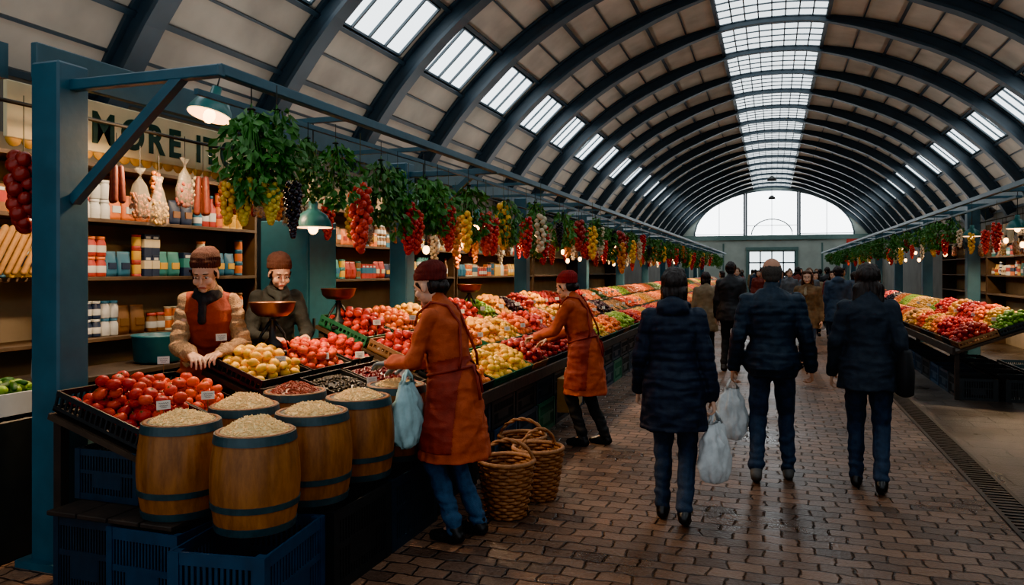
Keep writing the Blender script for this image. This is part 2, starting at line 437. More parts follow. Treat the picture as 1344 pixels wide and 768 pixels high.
glovem=M('grey_gloves','#5c6b74',.7,.15,30); greys=M('grey_shoes','#4b4a48',.6,.15); tanc=M('tan_coat','#6a5137',.85,.35,12)
plumm=M('plum_scarf','#5a2626',.9,.2)

person((-3.56,4.19,0),212,1.75,'person in beige sweater, brick-red vest and brown beanie arranging produce',lean=14,wl=(-.10,.36,1.05),wr=(.05,.42,1.05),polel=(-.55,-.6,-.8),poler=(.55,-.6,-.8),
   hp=24,hy=-8,coat=beige,hem=.8,vest=rustv,trous=blackc,shoe=blacks,hat=brownk,scarf=charc,hair='bun',hairm=hairb,curl=.5,vox=.005,g=.022,sw=.135,fold_=.010,baggy=.005)
person((-3.72,5.08,0),232,1.73,'person in dark clothes and brown beanie looking down behind a scale',lean=10,wl=(-.12,.40,1.08),wr=(.12,.38,1.08),polel=(-.55,-.6,-.8),poler=(.55,-.6,-.8),
   hp=22,coat=M('slate_wool','#12181b',.85,.2,20,bump=.3),hem=.8,trous=blackc,shoe=blacks,hat=brownk,scarf=M('grey_scarf','#22282a',.9,.2),hair='bun',hairm=hairb,vox=.0055,g=.022,sw=.142)
pc,jc=person((-1.80,4.22,0),84,1.655,'person in rust-orange coat, apron and maroon beanie picking produce',lean=13,wl=(-.10,.42,1.06),wr=(.1,.40,1.03),polel=(-.5,-.6,-.8),poler=(.5,-.6,-.8),
   hp=20,coat=rust,hem=.50,flare=.07,apron=rustd,apr_hem=.56,trous=jean2,shoe=blacks,hat=maroon,scarf=plumm,hair='bun',hairm=hairb,glove=glovem,curl=.3,vox=.005,g=.026,
   feet=((-.09,.0,0),(.1,-.06,0)),sw=.146,fold_=.018,baggy=.002)
pd,jd=person((-1.62,6.85,0),80,1.60,'person in rust coat and red beanie reaching across fruit',lean=16,wl=(-.1,.5,1.04),wr=(.12,.46,1.0),polel=(-.5,-.6,-.8),poler=(.5,-.6,-.8),
   hp=18,coat=rust,hem=.5,flare=.06,apron=rustd,apr_hem=.56,trous=blackc,shoe=blacks,hat=M('red_knit','#7a2222',.95,.2,30),scarf=plumm,hair='bun',hairm=hairb,curl=.4,vox=.007,feet=((-.09,.04,0),(.1,-.12,0)),g=.027,sw=.146,fold_=.018)
pw,jw=person((-.59,4.92,0),2,1.62,'person walking in navy quilted hooded coat carrying a bag',coat=navy,hem=.63,quilt=.06,g=.036,flare=.03,trous=jean,shoe=blacks,hair='bob',hairm=hairb,hood=1,
   wl=(-.25,.12,.86),wr=(.25,.02,.83),feet=((-.08,.12,0),(.08,-.12,16)),curl=.75,vox=.0055,face=True,sw=.15,fold_=.014)
pm,jm=person((0,6.1,0),0,1.70,'person with cropped grey hair in dark quilted jacket carrying bag',coat=navy2,hem=.86,quilt=.055,g=.038,flare=.0,trous=jean,shoe=greys,hair='fringe',hairm=greyh,skinm=M('tan_skin','#b07c60',.6,.06,20),
   wl=(-.28,.02,.85),wr=(.28,.08,.86),feet=((-.11,-.12,16),(.12,.16,0)),curl=.75,vox=.006,sw=.17,fold_=.014)
pr,jr=person((.66,6.06,0),-6,1.655,'person walking in dark coat with tote bag on shoulder',coat=navy3,hem=.76,g=.03,flare=.05,trous=jean,shoe=blacks,hair='long',hairm=hairb,
   wl=(-.25,.1,.86),wr=(.22,.12,.9),feet=((-.08,.16,0),(.09,-.12,16)),curl=.6,vox=.006,sw=.15,fold_=.018)

V3=.011; GS='distant shoppers'
bgA=person((.55,13.3,0),172,1.6,'person in tan coat and scarf walking with white bag',coat=tanc,hem=.7,g=.035,trous=jean,shoe=blacks,hair='long',hairm=M('brown_hair','#4a3020',.6,.2),scarf=M('cream_scarf','#8a7a62',.9,.2),vox=.009,feet=((-.08,.12,0),(.09,-.1,10)))[1]
bgB=person((-1.05,13.2,0),10,1.58,'person in a long beige coat',coat=M('beige_coat','#7d6d56',.85,.2),hem=.62,g=.035,trous=blackc,shoe=blacks,hair='bob',hairm=hairb,vox=V3,face=False,group=GS)
bgC=person((-.62,12.6,0),-8,1.74,'person in a black jacket walking along the aisle',coat=M('black_jacket','#12141a',.6,.2),hem=.78,g=.045,trous=blackc,shoe=blacks,hair='short',hairm=hairb,vox=V3,face=False,group=GS)
bgD=person((1.15,15.2,0),0,1.68,'person in a dark blue parka walking away',coat=M('blue_parka','#26384c',.7,.2),hem=.66,g=.045,trous=jean,shoe=blacks,hair='short',hairm=hairb,hood=1,vox=V3,face=False,group=GS)
bgE=person((.8,18.5,0),180,1.66,'person in a grey coat walking towards the stalls',coat=M('grey_coat','#55595e',.8,.2),hem=.7,g=.035,trous=blackc,shoe=blacks,hair='short',hairm=M('light_brown_hair','#5a4230',.7,.2),vox=V3,group=GS)
bgF=person((1.35,19.3,0),175,1.6,'person in a dull red coat with long hair',coat=M('dull_red_coat','#6c322a',.8,.2),hem=.62,g=.035,trous=jean,shoe=blacks,hair='long',hairm=hairb,vox=V3,group=GS)
for src,x,y,a in((bgC,1.5,21,5),(bgD,.3,24,0),(bgE,-.9,22,170),(bgB,1.2,27,8),(bgE,-.2,30,185),(bgC,-1.3,29,0),(bgB,.6,34,0),(bgD,-.7,36,4),(bgE,1.4,38,180),(bgC,.1,41,0),(bgD,1.65,17.6,-70),
    (bgB,1.0,20,190),(bgE,.45,21.5,175),(bgC,1.6,25,20),(bgB,-1.5,25.5,90),(bgD,.9,31,0),(bgE,1.7,33,180),(bgC,-.4,33,0),(bgB,.2,37.5,180),(bgE,-1.4,40,90),(bgD,.9,43,0),(bgC,-.5,45,180),
    (bgF,.7,23.5,0),(bgF,-.4,26,170),(bgB,.95,24.6,180),(bgF,-1.2,33,60),(bgD,1.3,29.5,0),(bgF,1.2,36,180),(bgE,.5,28,0),(bgC,1.7,30.5,0),(bgB,1.75,22.3,-80),(bgF,.2,44,180),(bgB,-1.0,43.5,0),(bgE,1.5,46,0)):
    o=dup(src[0]); o.location=(x,y,0); o.rotation_euler=(0,0,rad(a)); o.scale=[ru(.92,1.02)]*3

# ---------------------------------------------------------------- hall
RC=-.14; RV=7.2; Y0=-1.1; BAY=2.3; NB=23; YE=Y0+BAY*NB
def arc(phi,r,y): a=rad(phi); return (r*math.sin(a),y,RC+r*math.cos(a))
panel=M('ceiling_panel','#b0a698',.75,.25,1.3,bump=.05)
frost=M('frosted_glass','#dfeaf0',.4,0,emit=6.5); frost2=M('skylight_glass','#dce6ea',.4,0,emit=5.0)
frame_m=M('window_frame','#34424a',.5,.1)
mb=MB()
edges=[8.7,12,16,20,24,28,32,36,39.5]
def band(p0,p1,y0,y1):
    for sx in(-1,1):
        a,b=(p0*sx,p1*sx)
        mb.add([arc(a,RV,y0),arc(b,RV,y0),arc(b,RV,y1),arc(a,RV,y1)],[(0,1,2,3) if sx<0 else (3,2,1,0)],0,False)
for k in range(NB):
    y0=Y0+k*BAY;y1=y0+BAY
    for a,b in zip(edges[:-1],edges[1:]): band(a,b,y0,y1)
    for a,b in((46.7,50),(50,54),(54,58),(58,61.6)): band(a,b,y0,y1)
    for a,b in((39.5,43.3),(43.3,46.7)):
        band(a,b,y0,y0+.25); band(a,b,y1-.25,y1)
mk('ceiling',mb,[panel],label='pale panelled barrel vault ceiling',kind='structure')
mb=MB()
ph=[-62+4*i for i in range(32)]
def rin(p,base,crown): t=min(1,max(0,(abs(p)-7)/14)); return crown+(base-crown)*t
for rb,rc_,r1,w,wc in((6.97,7.10,7.2,.05,.03),(6.91,7.07,None,.12,.06),(7.15,7.17,7.19,.12,.05)):
    for i in range(len(ph)-1):
        a,b=ph[i],ph[i+1]; ra=rin(a,rb,rc_); rb_=rin(b,rb,rc_); ta=r1 or ra+.05; tb=r1 or rb_+.05; wa=rin(a,w,wc); wb_=rin(b,w,wc)
        vs=[arc(a,ra,-wa),arc(a,ta,-wa),arc(b,tb,-wb_),arc(b,rb_,-wb_),arc(a,ra,wa),arc(a,ta,wa),arc(b,tb,wb_),arc(b,rb_,wb_)]
        mb.add(vs,[(0,1,2,3),(7,6,5,4),(0,3,7,4),(1,5,6,2)])
r0=None
for k in range(NB+1):
    if r0 is None: r0=o=mk('trim_1',mb,[ribm],label='dark steel arched rib',kind='structure')
    else: o=r0.copy(); COL.objects.link(o); o.name='trim_%d'%(k+1)
    o.location=(0,Y0+k*BAY,0)
n=40
for p,w_ in((61,.06),(57.5,.03),(54,.06),(50.5,.03),(47.2,.06),(39,.06),(34.5,.03),(30,.06),(25,.03),(20,.06),(14.5,.03),(9,.07)):
    for q in(-p,p):
        mb=MB(); c=V(arc(q,RV-w_*.6,0)); mb.box((0,0,0),(w_,YE-Y0,w_*1.2)); 
        mk('trim_%d'%n,mb,[ribm],(c.x,(Y0+YE)/2,c.z),(0,rad(q),0),label='long dark steel purlin',kind='structure'); n+=1
def winmesh(p0,p1,y0,y1,nx,ny,bar=.018,gm=None):
    mb=MB(); ps=[p0+(p1-p0)*i/nx for i in range(nx+1)]
    for a,b in zip(ps[:-1],ps[1:]): mb.add([arc(a,RV+.01,y0),arc(b,RV+.01,y0),arc(b,RV+.01,y1),arc(a,RV+.01,y1)],[(0,1,2,3)],0)
    for a in ps: mb.cyl(arc(a,RV-.01,y0),arc(a,RV-.01,y1),bar,n=4,mi=1)
    for j in range(ny+1):
        y=y0+(y1-y0)*j/ny
        for a,b in zip(ps[:-1],ps[1:]): mb.cyl(arc(a,RV-.01,y),arc(b,RV-.01,y),bar,n=4,mi=1)
    return mb.mesh('window',[gm or frost,frame_m])
wl_=winmesh(-46.7,-39.5,.25,BAY-.25,1,4,.025); wr_=winmesh(39.5,46.7,.25,BAY-.25,1,4,.025); sk_=winmesh(-8.7,8.7,0,BAY,8,5,.02,frost2)
n=1
for k in range(NB):
    for me,lab in((wl_,'frosted vault side window'),(wr_,'frosted vault side window'),(sk_,'frosted ridge skylight')):
        mk('window_%d'%n,me,None,(0,Y0+k*BAY,0),label=lab,kind='structure'); n+=1
wallm=M('dim_wall','#5a5750',.85,.2,1.5); endm=M('end_wall','#a3aea6',.8,.12,2)
for nm,x in(('wall_left',-6.36),('wall_right',6.36)):
    mb=MB(); mb.box((x,(Y0+YE)/2,1.7),(.1,YE-Y0,3.4)); mk(nm,mb,[wallm],label='dim painted side wall',kind='structure')
mb=MB(); zt=3.6
mb.box((-3.9,YE,zt/2),(4.9,.2,zt)); mb.box((3.9,YE,zt/2),(4.9,.2,zt)); mb.box((0,YE,(2.85+zt)/2),(2.9,.2,zt-2.85))
mb.box((0,YE-.15,3.72),(12.2,.2,.3),1)
def ez(x): return 3.87+2.9*math.sqrt(max(0,1-(x/4.85)**2))
xs=np.linspace(-6.3,6.3,64)
for a,b in zip(xs[:-1],xs[1:]):
    def zo(x): return max(3.6,RC+math.sqrt(max(0,7.25**2-x*x)))
    mb.add([(a,YE,ez(a)-.25*(abs(a)>4.85)),(b,YE,ez(b)-.25*(abs(b)>4.85)),(b,YE,zo(b)),(a,YE,zo(a))],[(0,1,2,3)])
mb.box((-1.5,YE-.12,1.5),(.16,.2,3.0),1); mb.box((1.5,YE-.12,1.5),(.16,.2,3.0),1); mb.box((0,YE-.12,3.0),(3.2,.22,.2),1)
for x in (-4.5,-3,3,4.5): mb.box((x,YE-.11,1.7),(.1,.06,3.3),1)
mk('wall_end',mb,[endm,M('end_trim','#55706c',.6,.1)],label='pale green end wall with lintel',kind='structure')
glow=M('end_glass','#eef4f6',.4,0,emit=13)
for x0,x1 in((-4.84,-1.7),(-1.55,1.55),(1.7,4.84)):
    mb=MB(); xs=np.linspace(x0,x1,22)
    for a,b in zip(xs[:-1],xs[1:]):
        mb.add([(a,YE,3.86),(b,YE,3.86),(b,YE,ez(b)),(a,YE,ez(a))],[(0,1,2,3)],0)
        mb.cyl((a,YE-.05,ez(a)),(b,YE-.05,ez(b)),.06,n=4,mi=1)
    for x in (x0,(x0+x1)/2,x1): mb.cyl((x,YE-.05,3.85),(x,YE-.05,ez(x)+.01),.07 if x!=(x0+x1)/2 else .03,n=4,mi=1)
    mb.cyl((x0,YE-.05,4.5 if x0==-1.55 else 3.95),(x1,YE-.05,4.5 if x0==-1.55 else 3.95),.03,n=4,mi=1)
    if x0==-1.55:
        q=[(1.25*math.cos(t),YE-.05,3.9+1.0*math.sin(t)) for t in np.linspace(0,pi,14)]; mb.tube(q,.04,4,1)
    mk('window_%d'%n,mb,[glow,frame_m],label='bright arched end window',kind='structure'); n+=1
mb=MB(); mb.add([(-1.4,YE,0),(1.4,YE,0),(1.4,YE,2.85),(-1.4,YE,2.85)],[(0,1,2,3)],0)
for x in(-1.4,-.7,0,.7,1.4): mb.box((x,YE-.05,1.42),(.09,.08,2.85),1)
for z in(.4,2.1,2.85): mb.box((0,YE-.05,z),(2.8,.08,.1),1)
mk('door_1',mb,[M('door_glass','#dfeaee',.4,0,emit=6),frame_m],label='glazed double entrance doors',kind='structure')

# floor
fm=bpy.data.materials.new('cobble_floor'); fm.use_nodes=True; nt=fm.node_tree; N=nt.nodes; L=nt.links; b=N['Principled BSDF']
tc=N.new('ShaderNodeTexCoord'); 
nz=N.new('ShaderNodeTexNoise'); nz.inputs['Scale'].default_value=6; nz.inputs['Detail'].default_value=4; L.new(tc.outputs['Object'],nz.inputs['Vector'])
vm=N.new('ShaderNodeVectorMath'); vm.operation='SCALE'; vm.inputs['Scale'].default_value=.08; L.new(nz.outputs['Color'],vm.inputs[0])
va=N.new('ShaderNodeVectorMath'); va.operation='ADD'; L.new(tc.outputs['Object'],va.inputs[0]); L.new(vm.outputs[0],va.inputs[1])
bt=N.new('ShaderNodeTexBrick'); L.new(va.outputs[0],bt.inputs['Vector'])
for k,v in(('Scale',1),('Brick Width',.185),('Row Height',.122),('Mortar Size',.010),('Mortar Smooth',1.0),('Bias',-.1)): bt.inputs[k].default_value=v
bt.inputs['Color1'].default_value=(*hx('#a07a62'),1); bt.inputs['Color2'].default_value=(*hx('#5a4940'),1); bt.inputs['Mortar'].default_value=(*hx('#2c2420'),1)
nz2=N.new('ShaderNodeTexNoise'); nz2.inputs['Scale'].default_value=1.1; nz2.inputs['Detail'].default_value=6; L.new(tc.outputs['Object'],nz2.inputs['Vector'])
nz3=N.new('ShaderNodeTexNoise'); nz3.inputs['Scale'].default_value=45; nz3.inputs['Detail'].default_value=5; L.new(tc.outputs['Object'],nz3.inputs['Vector'])
bt2=N.new('ShaderNodeTexBrick'); L.new(va.outputs[0],bt2.inputs['Vector'])
for k,v in(('Scale',1),('Brick Width',.5),('Row Height',.33),('Mortar Size',.008),('Mortar Smooth',.4)): bt2.inputs[k].default_value=v
bt2.inputs['Color1'].default_value=(*hx('#54483f'),1); bt2.inputs['Color2'].default_value=(*hx('#433b35'),1); bt2.inputs['Mortar'].default_value=(*hx('#241f1c'),1)
sx=N.new('ShaderNodeSeparateXYZ'); L.new(tc.outputs['Object'],sx.inputs[0])
gt=N.new('ShaderNodeMath'); gt.operation='GREATER_THAN'; gt.inputs[1].default_value=1.45; L.new(sx.outputs['X'],gt.inputs[0])
mx=N.new('ShaderNodeMix'); mx.data_type='RGBA'; L.new(gt.outputs[0],mx.inputs['Factor']); L.new(bt.outputs['Color'],mx.inputs[6]); L.new(bt2.outputs['Color'],mx.inputs[7])
mf=N.new('ShaderNodeMix'); L.new(gt.outputs[0],mf.inputs['Factor']); L.new(bt.outputs['Fac'],mf.inputs[2]); L.new(bt2.outputs['Fac'],mf.inputs[3])
mul=N.new('ShaderNodeMix'); mul.data_type='RGBA'; mul.blend_type='MULTIPLY'; mul.inputs['Factor'].default_value=.75
cr=N.new('ShaderNodeValToRGB'); cr.color_ramp.elements[0].position=.35; cr.color_ramp.elements[0].color=(.45,.44,.45,1); cr.color_ramp.elements[1].position=.7; cr.color_ramp.elements[1].color=(1,1,1,1)
L.new(nz2.outputs['Fac'],cr.inputs['Fac']); L.new(mx.outputs[2],mul.inputs[6]); L.new(cr.outputs['Color'],mul.inputs[7])
mu2=N.new('ShaderNodeMix'); mu2.data_type='RGBA'; mu2.blend_type='MULTIPLY'; mu2.inputs['Factor'].default_value=.6; L.new(mul.outputs[2],mu2.inputs[6]); L.new(nz3.outputs['Fac'],mu2.inputs[7]); L.new(mu2.outputs[2],b.inputs['Base Color'])
rr=N.new('ShaderNodeMapRange'); rr.inputs['From Min'].default_value=.35; rr.inputs['From Max'].default_value=.65; rr.inputs['To Min'].default_value=.25; rr.inputs['To Max'].default_value=.5; L.new(nz2.outputs['Fac'],rr.inputs['Value']); L.new(rr.outputs[0],b.inputs['Roughness'])
inv=N.new('ShaderNodeMath'); inv.operation='MULTIPLY_ADD'; inv.inputs[1].default_value=-1; inv.inputs[2].default_value=1; L.new(mf.outputs[0],inv.inputs[0])
ad=N.new('ShaderNodeMath'); ad.operation='MULTIPLY_ADD'; ad.inputs[1].default_value=.5; L.new(nz3.outputs['Fac'],ad.inputs[0]); L.new(inv.outputs[0],ad.inputs[2])
bp=N.new('ShaderNodeBump'); bp.inputs['Strength'].default_value=.85; bp.inputs['Distance'].default_value=.018; L.new(ad.outputs[0],bp.inputs['Height']); L.new(bp.outputs['Normal'],b.inputs['Normal'])
mb=MB(); mb.box((0,(Y0+YE)/2,-.1),(12.8,YE-Y0,.2)); mk('floor',mb,[fm],label='worn cobbled market floor',kind='structure')
mb=MB(); mb.box((1.42,(2+YE)/2,.003),(.03,YE-2,.012)); mb.box((1.62,(2+YE)/2,.003),(.03,YE-2,.012))
y=2.2
while y<26: mb.box((1.52,y,.002),(.17,.03,.008)); y+=.07
mb.box((1.52,(26+YE)/2,.002),(.17,YE-26,.008))
mk('trim_90',mb,[M('iron_drain','#2c2c2c',.45,.2,metal=.7)],label='iron drainage channel grate',kind='structure')

# ---------------------------------------------------------------- stall frames
def stallframe(side,y,xp,xo,L_,lab):
    s=side; r=empty('stall_frame',(0,y,0),label=lab,cat='stall frame',group='market stall frames')
    def part(nm,mb,mt=steel,lb=None): return mk(nm,mb,[mt],parent=r,label=lb)
    mb=MB(); mb.box((s*xp,0,1.365),(.2,.2,2.73),ch=.012); mb.box((s*xp,0,.02),(.3,.3,.04)); part('post',mb)
    mb=MB(); mb.box((s*(xp+xo)/2,0,2.61),(abs(xp-xo)+.06,.06,.06),ch=.006); part('rafter',mb)
    mb=MB(); mb.cyl((s*(xp-.1),0,1.98),(s*(xo+.22),0,2.6),.038,n=4); part('brace',mb)
    mb=MB(); mb.box((s*xo,L_/2,2.62),(.06,L_,.06),ch=.006); part('outer_beam',mb)
    mb=MB(); mb.box((s*(xo+.14),L_/2,2.52),(.025,L_-.02,.03)); part('hanging_rail',mb)
    for yy in (L_*.33,L_*.66):
        mb=MB(); mb.box((s*(xp+xo)/2,yy,2.63),(abs(xp-xo),.035,.035)); part('rafter',mb)
    mb=MB(); mb.box((s*(xp+.2),L_/2,2.78),(.05,L_,.20),ch=.006); part('fascia',mb,M('fascia_paint','#34545f',.5,.15,5))
    return r
for k in range(11): stallframe(-1,3.17+4.1*k,3.71,2.66,4.1,'blue-green painted steel stall frame with braced post')
for k in range(9): stallframe(1,11.0+4.1*k,3.3,2.75,4.1,'blue-green painted steel stall frame with braced post')
mb=MB(); mb.box((-4.1,2.2,2.78),(.05,1.9,.20)); 
mk('fascia_board',mb,[MC['fascia_paint']],label='blue painted fascia board over a stall',cat='board')
mb=MB(); mb.box((2.75,10.3,2.62),(.06,1.4,.06)); mk('canopy_beam',mb,[steel],label='blue-green steel canopy beam',cat='beam')

# ---------------------------------------------------------------- crates
def crate_mesh(L_,W,H,m,slots=True):
    mb=MB(); t=.012
    mb.box((0,0,t/2+.004),(L_-.02,W-.02,t))
    for z,h in((H-.02,.04),(.02,.04),(H*.55,.022)):
        for sx in(-1,1): mb.box((sx*(L_/2-t/2),0,z),(t,W,h)); mb.box((0,sx*(W/2-t/2),z),(L_-2*t,t,h))
    for sx in(-1,1):
        for sy in(-1,1): mb.box((sx*(L_/2-.022),sy*(W/2-.022),H/2),(.05,.05,H-.002))
    n1=max(3,int(L_/.026)); n2=max(3,int(W/.026))
    for i in range(1,n1):
        x=-L_/2+L_*i/n1
        for sy in(-1,1): mb.box((x,sy*(W/2-.008),H*.5),(.014,.01,H-.05))
    for i in range(1,n2):
        y=-W/2+W*i/n2
        for sx in(-1,1): mb.box((sx*(L_/2-.008),y,H*.5),(.01,.014,H-.05))
    if H>.2:
        for sx in(-1,1): mb.box((sx*(L_/2-.006),0,H*.42),(.008,W*.45,H*.34))
        for sy in(-1,1): mb.box((0,sy*(W/2-.006),H*.42),(L_*.4,.008,H*.34))
    return mb.mesh('plastic_crate',[m])
cm={k:crate_mesh(.42,.58,.3,m) for k,m in(('blue',bluep),('black',blackp),('navy',navyp),('green',greenp))}
def crate(k,loc,rz=0,sc=(1,1,1),group='stacked plastic crates'):
    return mk('plastic_crate',cm[k],None,loc,(0,0,rz),label='%s plastic crate with slatted sides'%{'blue':'blue','black':'black','navy':'dark blue','green':'green'}[k],cat='crate',group=group,sc=sc)
crate('blue',(-2.24,2.90,0),.14,(1.05,1.0,1.37)); crate('blue',(-2.72,2.93,0),pi/2,(.9,.7,1.37)); crate('navy',(-3.14,3.0,0),pi/2,(.9,.66,1.37))
crate('black',(-2.24,3.54,0),0,(1.0,1.0,1.37)); crate('navy',(-2.24,4.16,0),0,(1,1.05,1.37)); crate('black',(-2.72,3.6,0),0,(1,1,1.37)); crate('black',(-3.2,3.62,0),0,(1,1,1.37))
mb=MB(); 
for i in range(4): mb.box((-3.22+i*.19,3.4,.431),(.18,1.3,.022),ch=.004)
mk('wooden_pallet_board',mb,[woodd],label='dark planks laid across crates under the display',cat='planks')
crate('navy',(-3.14,3.12,.445),pi/2,(.85,.7,.85)); crate('navy',(-3.14,3.64,.445),pi/2,(.85,.7,.85))
y=4.85; i=0
ks=['navy','black','blue','navy','green','black']
while y<40:
    crate(ks[i%6],(-2.34,y,0)); 
    if 5.3<y<30: crate(ks[(i*2+1)%6],(-2.36,y,.302),0,(1,1,.75))
    y+=.62 if y<24 else 1.3; i+=1
y=10.98;i=0
while y<38:
    crate(['black','navy','blue'][i%3],(2.4,y,0),0,(1,1,.9)); 
    if y<14: crate('black',(2.9,y,0),0,(1,1,.9))
    if y<13: crate('navy',(3.4,y,0),0,(1,1,.9))
    y+=.62 if y<24 else 1.3; i+=1

# ---------------------------------------------------------------- barrels
bw=bpy.data.materials.new('barrel_wood'); bw.use_nodes=True; nt=bw.node_tree; N=nt.nodes; L=nt.links; b=N['Principled BSDF']; b.inputs['Roughness'].default_value=.55
tc=N.new('ShaderNodeTexCoord'); mp=N.new('ShaderNodeMapping'); mp.inputs['Scale'].default_value=(16,16,4); L.new(tc.outputs['Object'],mp.inputs[0])
nz=N.new('ShaderNodeTexNoise'); nz.inputs['Scale'].default_value=1; nz.inputs['Detail'].default_value=9; nz.inputs['Roughness'].default_value=.7; L.new(mp.outputs[0],nz.inputs['Vector'])
cr=N.new('ShaderNodeValToRGB'); e=cr.color_ramp.elements; e[0].position=.3; e[0].color=(*hx('#5c3616'),1); e[1].position=.72; e[1].color=(*hx('#a2642e'),1); L.new(nz.outputs['Fac'],cr.inputs['Fac']); L.new(cr.outputs['Color'],b.inputs['Base Color'])
bp=N.new('ShaderNodeBump'); bp.inputs['Strength'].default_value=.35; bp.inputs['Distance'].default_value=.004; L.new(nz.outputs['Fac'],bp.inputs['Height']); L.new(bp.outputs['Normal'],b.inputs['Normal'])
hoopm=M('hoop_iron','#2c4248',.45,.2,20,metal=.2)
def brr(z): t=z/.44; return .172+.028*math.sin(pi*min(1,max(0,t*.96+.02)))
def barrel():
    r=empty('wooden_barrel',label='small wooden barrel with dark green iron hoops',cat='barrel')
    mb=MB(); pr=[(brr(z)*1.0,z) for z in np.linspace(0,.44,14)]+[(brr(.44)-.018,.44),(brr(.40)-.02,.40),(brr(.3)-.02,.30),(0,.30)]
    mb.lathe(pr,120,mod=lambda a,z:1-.013*(abs(math.cos(a*10))>.993))
    mk('barrel_body',mb,[bw],parent=r)
    for z,h in((.02,.034),(.12,.028),(.416,.04)):
        mb=MB(); mb.lathe([(brr(z)-.003,z-h/2),(brr(z-h/2)+.005,z-h/2),(brr(z+h/2)+.005,z+h/2),(brr(z)-.003,z+h/2)],48,sm=False); mk('hoop',mb,[hoopm],parent=r)
    return r
BP=[(-2.22,2.90),(-2.69,2.96),(-2.22,3.35),(-2.69,3.42),(-2.22,3.81),(-2.69,3.88),(-2.22,4.27)]
spread(barrel,[((x,y,.442),(0,0,ru(0,6)),ru(.98,1.03)) for x,y in BP],'barrels of dry goods')
grainm=M('pale_grain','#ffd894',.8,.08,70,bump=.2,bscale=110); beanm=M('red_beans','#8a2c18',.4,.4,60)
for i,(x,y) in enumerate(BP):
    red=(i==5); mb=MB(); R=.153; N_=40; vs=[];fs=[]
    pk=ru(.05,.07)
    for a in range(11):
        r=R*a/10
        for j in range(N_):
            t=2*pi*j/N_; z=pk*(1-(a/10)**1.9)+noise.noise(V((r*math.cos(t)*22+i*9,r*math.sin(t)*22,0)))*.02*(1-a/11)
            vs.append((r*math.cos(t),r*math.sin(t),z+.425))
    for a in range(10):
        for j in range(N_): fs.append((a*N_+j,a*N_+N_+j,a*N_+N_+(j+1)%N_,a*N_+(j+1)%N_))
    mb.add(vs,fs,0,True)
    mb.lathe([(0,.31),(.13,.31),(R,.425)],40)
    for q in range(800):
        r=R*math.sqrt(rnd())*.98;t=ru(0,2*pi); z=.427+pk*(1-(r/R)**1.9)+noise.noise(V((r*math.cos(t)*22+i*9,r*math.sin(t)*22,0)))*.02*(1-r/R)
        d=V((ru(-1,1),ru(-1,1),ru(-.5,.6))).normalized()*(.009 if not red else .006)
        p=V((r*math.cos(t),r*math.sin(t),z+.001)); mb.cyl(p-d,p+d,.0032 if not red else .005,.002,n=5)
    mk('grain_heap' if not red else 'bean_heap',mb,[beanm if red else grainm],(x,y,.442),label='heap of red beans in a barrel' if red else 'heap of pale dry grain in a barrel',cat='grain' if not red else 'beans',kind='stuff',group='heaps of dry goods')

# ---------------------------------------------------------------- display stands
boardm=M('stand_board','#3a2c20',.7,.3,8,bump=.2)
def stand(side,y0,y1,x0,z0,x1,z1,lab='dark wooden sloping display stand'):
    s=side; r=empty('display_stand',(0,y0,0),label=lab,cat='display stand',group='market display stands'); Ly=y1-y0
    ang=math.atan2(z1-z0,x1-x0); ln=math.hypot(x1-x0,z1-z0)
    mb=MB(); mb.box(((s*(x0+x1)/2),Ly/2,(z0+z1)/2-.02),(ln,Ly-.01,.03),R=Matrix.Rotation(-s*ang,3,'Y')); mk('sloping_board',mb,[boardm],parent=r)
    mb=MB(); mb.box((s*(x0-.02),Ly/2,z0),(.03,Ly-.01,.1),ch=.004); mk('front_board',mb,[woodd],parent=r)
    for x,z in((x0+.02,z0),(x1-.04,z1)):
        for yy in(.05,Ly-.05):
            mb=MB(); mb.box((s*x,yy,(z-.03)/2),(.05,.05,z-.03)); mk('leg',mb,[woodd],parent=r)
    return r
stand(-1,2.93,3.78,2.92,.685,3.52,.87)
stand(-1,3.84,5.22,2.92,.84,3.34,.99)
stand(-1,4.14,5.22,2.44,.68,2.90,.83); stand(-1,4.52,5.22,2.06,.60,2.42,.68)
for k in range(11):
    y0=5.25+4.1*k; stand(-1,y0,min(y0+4.05,49),2.1,.62,3.45,1.17)
for k in range(9): stand(1,10.66+4.1*k,10.66+4.1*k+4.05,2.15,.60,3.1,.98)

